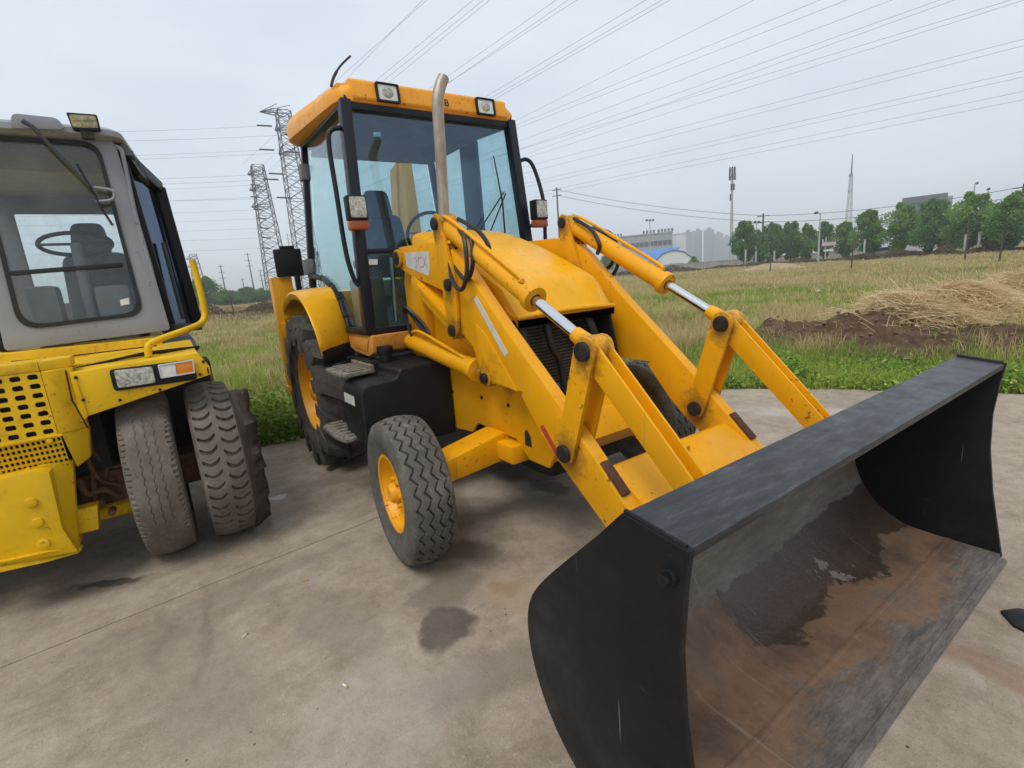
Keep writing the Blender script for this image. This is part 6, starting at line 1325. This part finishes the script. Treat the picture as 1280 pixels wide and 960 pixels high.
for j, (px, yt, w_, dd, lb) in enumerate(((860, 290, 14, 760, 'hazy apartment tower nearest the white block'), (872, 288, 13, 800, 'hazy apartment tower with flat top, second of the cluster'), (886, 287, 15, 780, 'broadest hazy apartment tower in the distant cluster'), (898, 292, 14, 860, 'hazy lower apartment tower beside the telecom mast'), (908, 296, 14, 900, 'faint apartment tower half hidden by the telecom mast'), (922, 298, 16, 950, 'faintest apartment tower behind the first roadside tree'))):
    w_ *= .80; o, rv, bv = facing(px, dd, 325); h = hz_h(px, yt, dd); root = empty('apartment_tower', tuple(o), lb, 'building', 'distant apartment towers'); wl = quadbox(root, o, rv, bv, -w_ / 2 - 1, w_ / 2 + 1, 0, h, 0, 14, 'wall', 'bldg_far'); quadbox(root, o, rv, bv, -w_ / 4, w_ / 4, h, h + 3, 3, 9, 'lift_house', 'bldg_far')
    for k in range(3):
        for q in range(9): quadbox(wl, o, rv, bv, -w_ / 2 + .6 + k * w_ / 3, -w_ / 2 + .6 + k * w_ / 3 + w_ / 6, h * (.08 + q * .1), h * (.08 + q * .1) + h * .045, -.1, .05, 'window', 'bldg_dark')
o, rv, bv = facing(1150, 190, 310); root = empty('office_block', tuple(o), 'dark grey office block rising behind the roadside trees', 'building'); h = hz_h(1150, 245, 190); wl = quadbox(root, o, rv, bv, -5, 5, 0, h, 0, 12, 'wall', 'bldg_dark'); quadbox(root, o, rv, bv, 4.2, 6.2, 0, h - .8, 3, 12, 'stair_tower', 'bldg_grey')
for k in range(6):
    for q in range(4): quadbox(wl, o, rv, bv, -4.6 + k * 1.6, -3.5 + k * 1.6, h * (.3 + q * .17), h * (.3 + q * .17) + 1.2, -.06, .05, 'window', 'bldg_glass')
# low boundary wall along the road, a sign and two vehicles under the trees
o, rv, bv = facing(900, 105, 325); root = empty('boundary_wall', tuple(o), 'long low grey boundary wall in front of the sheds', 'wall'); quadbox(root, o, rv, bv, -30, 40, 0, 1.3, 0, .25, 'wall', 'wall_low', .02); quadbox(root, o, rv, bv, -30, 40, 1.3, 1.42, -.05, .3, 'coping', 'bldg_grey', .02)
o, rv, bv = facing(1033, 88, 315); root = empty('road_sign', tuple(o), 'pale double-board sign beside the single-arm street lamp', 'sign'); quadbox(root, o, rv, bv, -.2, -.05, 0, 3.6, 0, .15, 'post', 'concrete_pole'); quadbox(root, o, rv, bv, -.6, 1.1, 2.3, 2.8, -.06, 0, 'board', 'decal_pink', .01); quadbox(root, o, rv, bv, -.4, .8, 1.5, 1.8, -.06, 0, 'board', 'bldg_white', .01)
def vehicle(px, dist, label, mat, L=4.2, H=1.5, van=False):
    o, rv, bv = facing(px, dist, 312); root = empty('parked_car', tuple(o), label, 'car', 'vehicles on the far road'); P = lambda a, b, c: tuple(o + rv * a + bv * b + np.array([0, 0, c])); h = H
    prof = [(-L / 2, .35), (L / 2, .35), (L / 2, h * .55), (L * .36, h * .62), (L * .22, h), (-L * .30 if not van else -L * .48, h), (-L * .44 if not van else -L * .5, h * .64), (-L / 2, h * .58)]
    MB().prism([P(a, 0, c) for a, c in prof], tuple(bv * 1.7)).build('body', mat, root, bevel=.06)
    MB().prism([P(a, -.01, c) for a, c in ((-L * .28, h * .66), (L * .28, h * .66), (L * .19, h * .94), (-L * .26, h * .94))], tuple(bv * 1.72)).build('window', 'bldg_glass', root, smooth=0)
    for a in (-L * .31, L * .31):
        for b in (-.03, 1.55): MB().tube([P(a, b, .32), P(a, b + .18, .32)], .32, 16).build('wheel', 'car_dark', root, bevel=.03)
vehicle(1100, 86, 'small white car parked below the roadside trees', 'car_white'); vehicle(1148, 88, 'long pale van on the road beneath the office block', 'car_white', 6.5, 2.3, True); vehicle(1120, 90, 'dark car beside the small white car', 'car_dark')
# sandy mound
o, rv, bv = facing(965, 60, 330); root = empty('sand_mound', tuple(o), 'low pale sandy mound at the far edge of the grass', 'mound'); V = []; fs = []
for i in range(9):
    for j in range(24):
        a = j / 24 * 2 * math.pi; q = i / 8; V.append(tuple(o + rv * 3.4 * q * math.cos(a) + bv * 1.4 * q * math.sin(a) + np.array([0, 0, 0.62 * (1 - q * q) * (1 + .2 * math.sin(3 * a)) + .05])))
fs = [(i * 24 + j, i * 24 + (j + 1) % 24, i * 24 + 24 + (j + 1) % 24, i * 24 + 24 + j) for i in range(8) for j in range(24)]
MB().add(V, fs).build('sand', 'sand', root, smooth=60)
# ------------------------------------------------------------------ litter on the slab
for i, (px, py, a, mt, lb) in enumerate(((429, 856, .3, 'butt_white', 'white cigarette end lying alone on the open concrete'), (378, 727, 1.2, 'butt_amber', 'orange-tipped cigarette end near the slab joint'), (303, 798, 2.2, 'butt_white', 'small pale cigarette end beside the faint tyre tracks'))):
    p = PZ(px, py); o = empty('cigarette_end', p, lb, 'litter', 'cigarette ends'); q = Vector((math.cos(a), math.sin(a), 0)); MB().tube([Vector(p) + Vector((0, 0, .0042)), Vector(p) + q * .022 + Vector((0, 0, .0042))], .004, 8).build('paper', mt, o); MB().tube([Vector(p) + q * .022 + Vector((0, 0, .0042)), Vector(p) + q * .032 + Vector((0, 0, .0042))], .0041, 8).build('filter', 'butt_amber', o)
p = PZ(1268, 778); m = MB(); pr_ = [PZ(1250, 766), PZ(1272, 763), PZ(1300, 768), PZ(1310, 790), PZ(1282, 792), PZ(1266, 784)]
o = MB().prism([(x, y, .001) for x, y, z in pr_], (0, .0, .012)).build('rubber_scrap', 'black_plastic', None, bevel=.004); tag(o, 'torn black rubber scrap lying on the slab beyond the bucket', 'scrap')
for px, py, s_, lb in ((1190, 480, .10, 'pale flat stone half sunk in weeds behind the bucket corner'), (1268, 470, .07, 'small grey stone in grass at the slab edge'), (1150, 415, .06, 'white scrap of litter caught on the soil bank'), (1022, 366, .16, 'pale stone lying out in the dry field')):
    p = PZ(px, py); bm = bmesh.new(); bmesh.ops.create_icosphere(bm, subdivisions=3, radius=s_)
    for v in bm.verts: v.co *= 1 + .3 * mnoise.noise(v.co * 9 + Vector((px, 0, 0))); v.co.z *= .55
    me = bpy.data.meshes.new('stone'); bm.to_mesh(me); bm.free(); me.shade_smooth(); me.materials.append(M['litter' if px == 1150 else 'stone']); so = link('stone' if px != 1150 else 'litter', me); so.location = (p[0], p[1], float(field_h(np.array([p[0]]), np.array([p[1]]))[0]) + s_ * .2); tag(so, lb, 'stone' if px != 1150 else 'litter')
# ------------------------------------------------------------------ haze
hzm = bpy.data.materials.new('haze'); hzm.use_nodes = True; ht_ = hzm.node_tree; ht_.nodes.clear(); ho = ht_.nodes.new('ShaderNodeOutputMaterial'); pv = ht_.nodes.new('ShaderNodeVolumePrincipled')
pv.inputs['Color'].default_value = (.90, .94, .98, 1); pv.inputs['Density'].default_value = .0011; pv.inputs['Anisotropy'].default_value = .2; ht_.links.new(pv.outputs[0], ho.inputs['Volume'])
hb = MB().box((-6500, -6500, -1.5), (6500, 6500, 75)).build('haze', hzm, None, smooth=0); hb['kind'] = 'stuff'
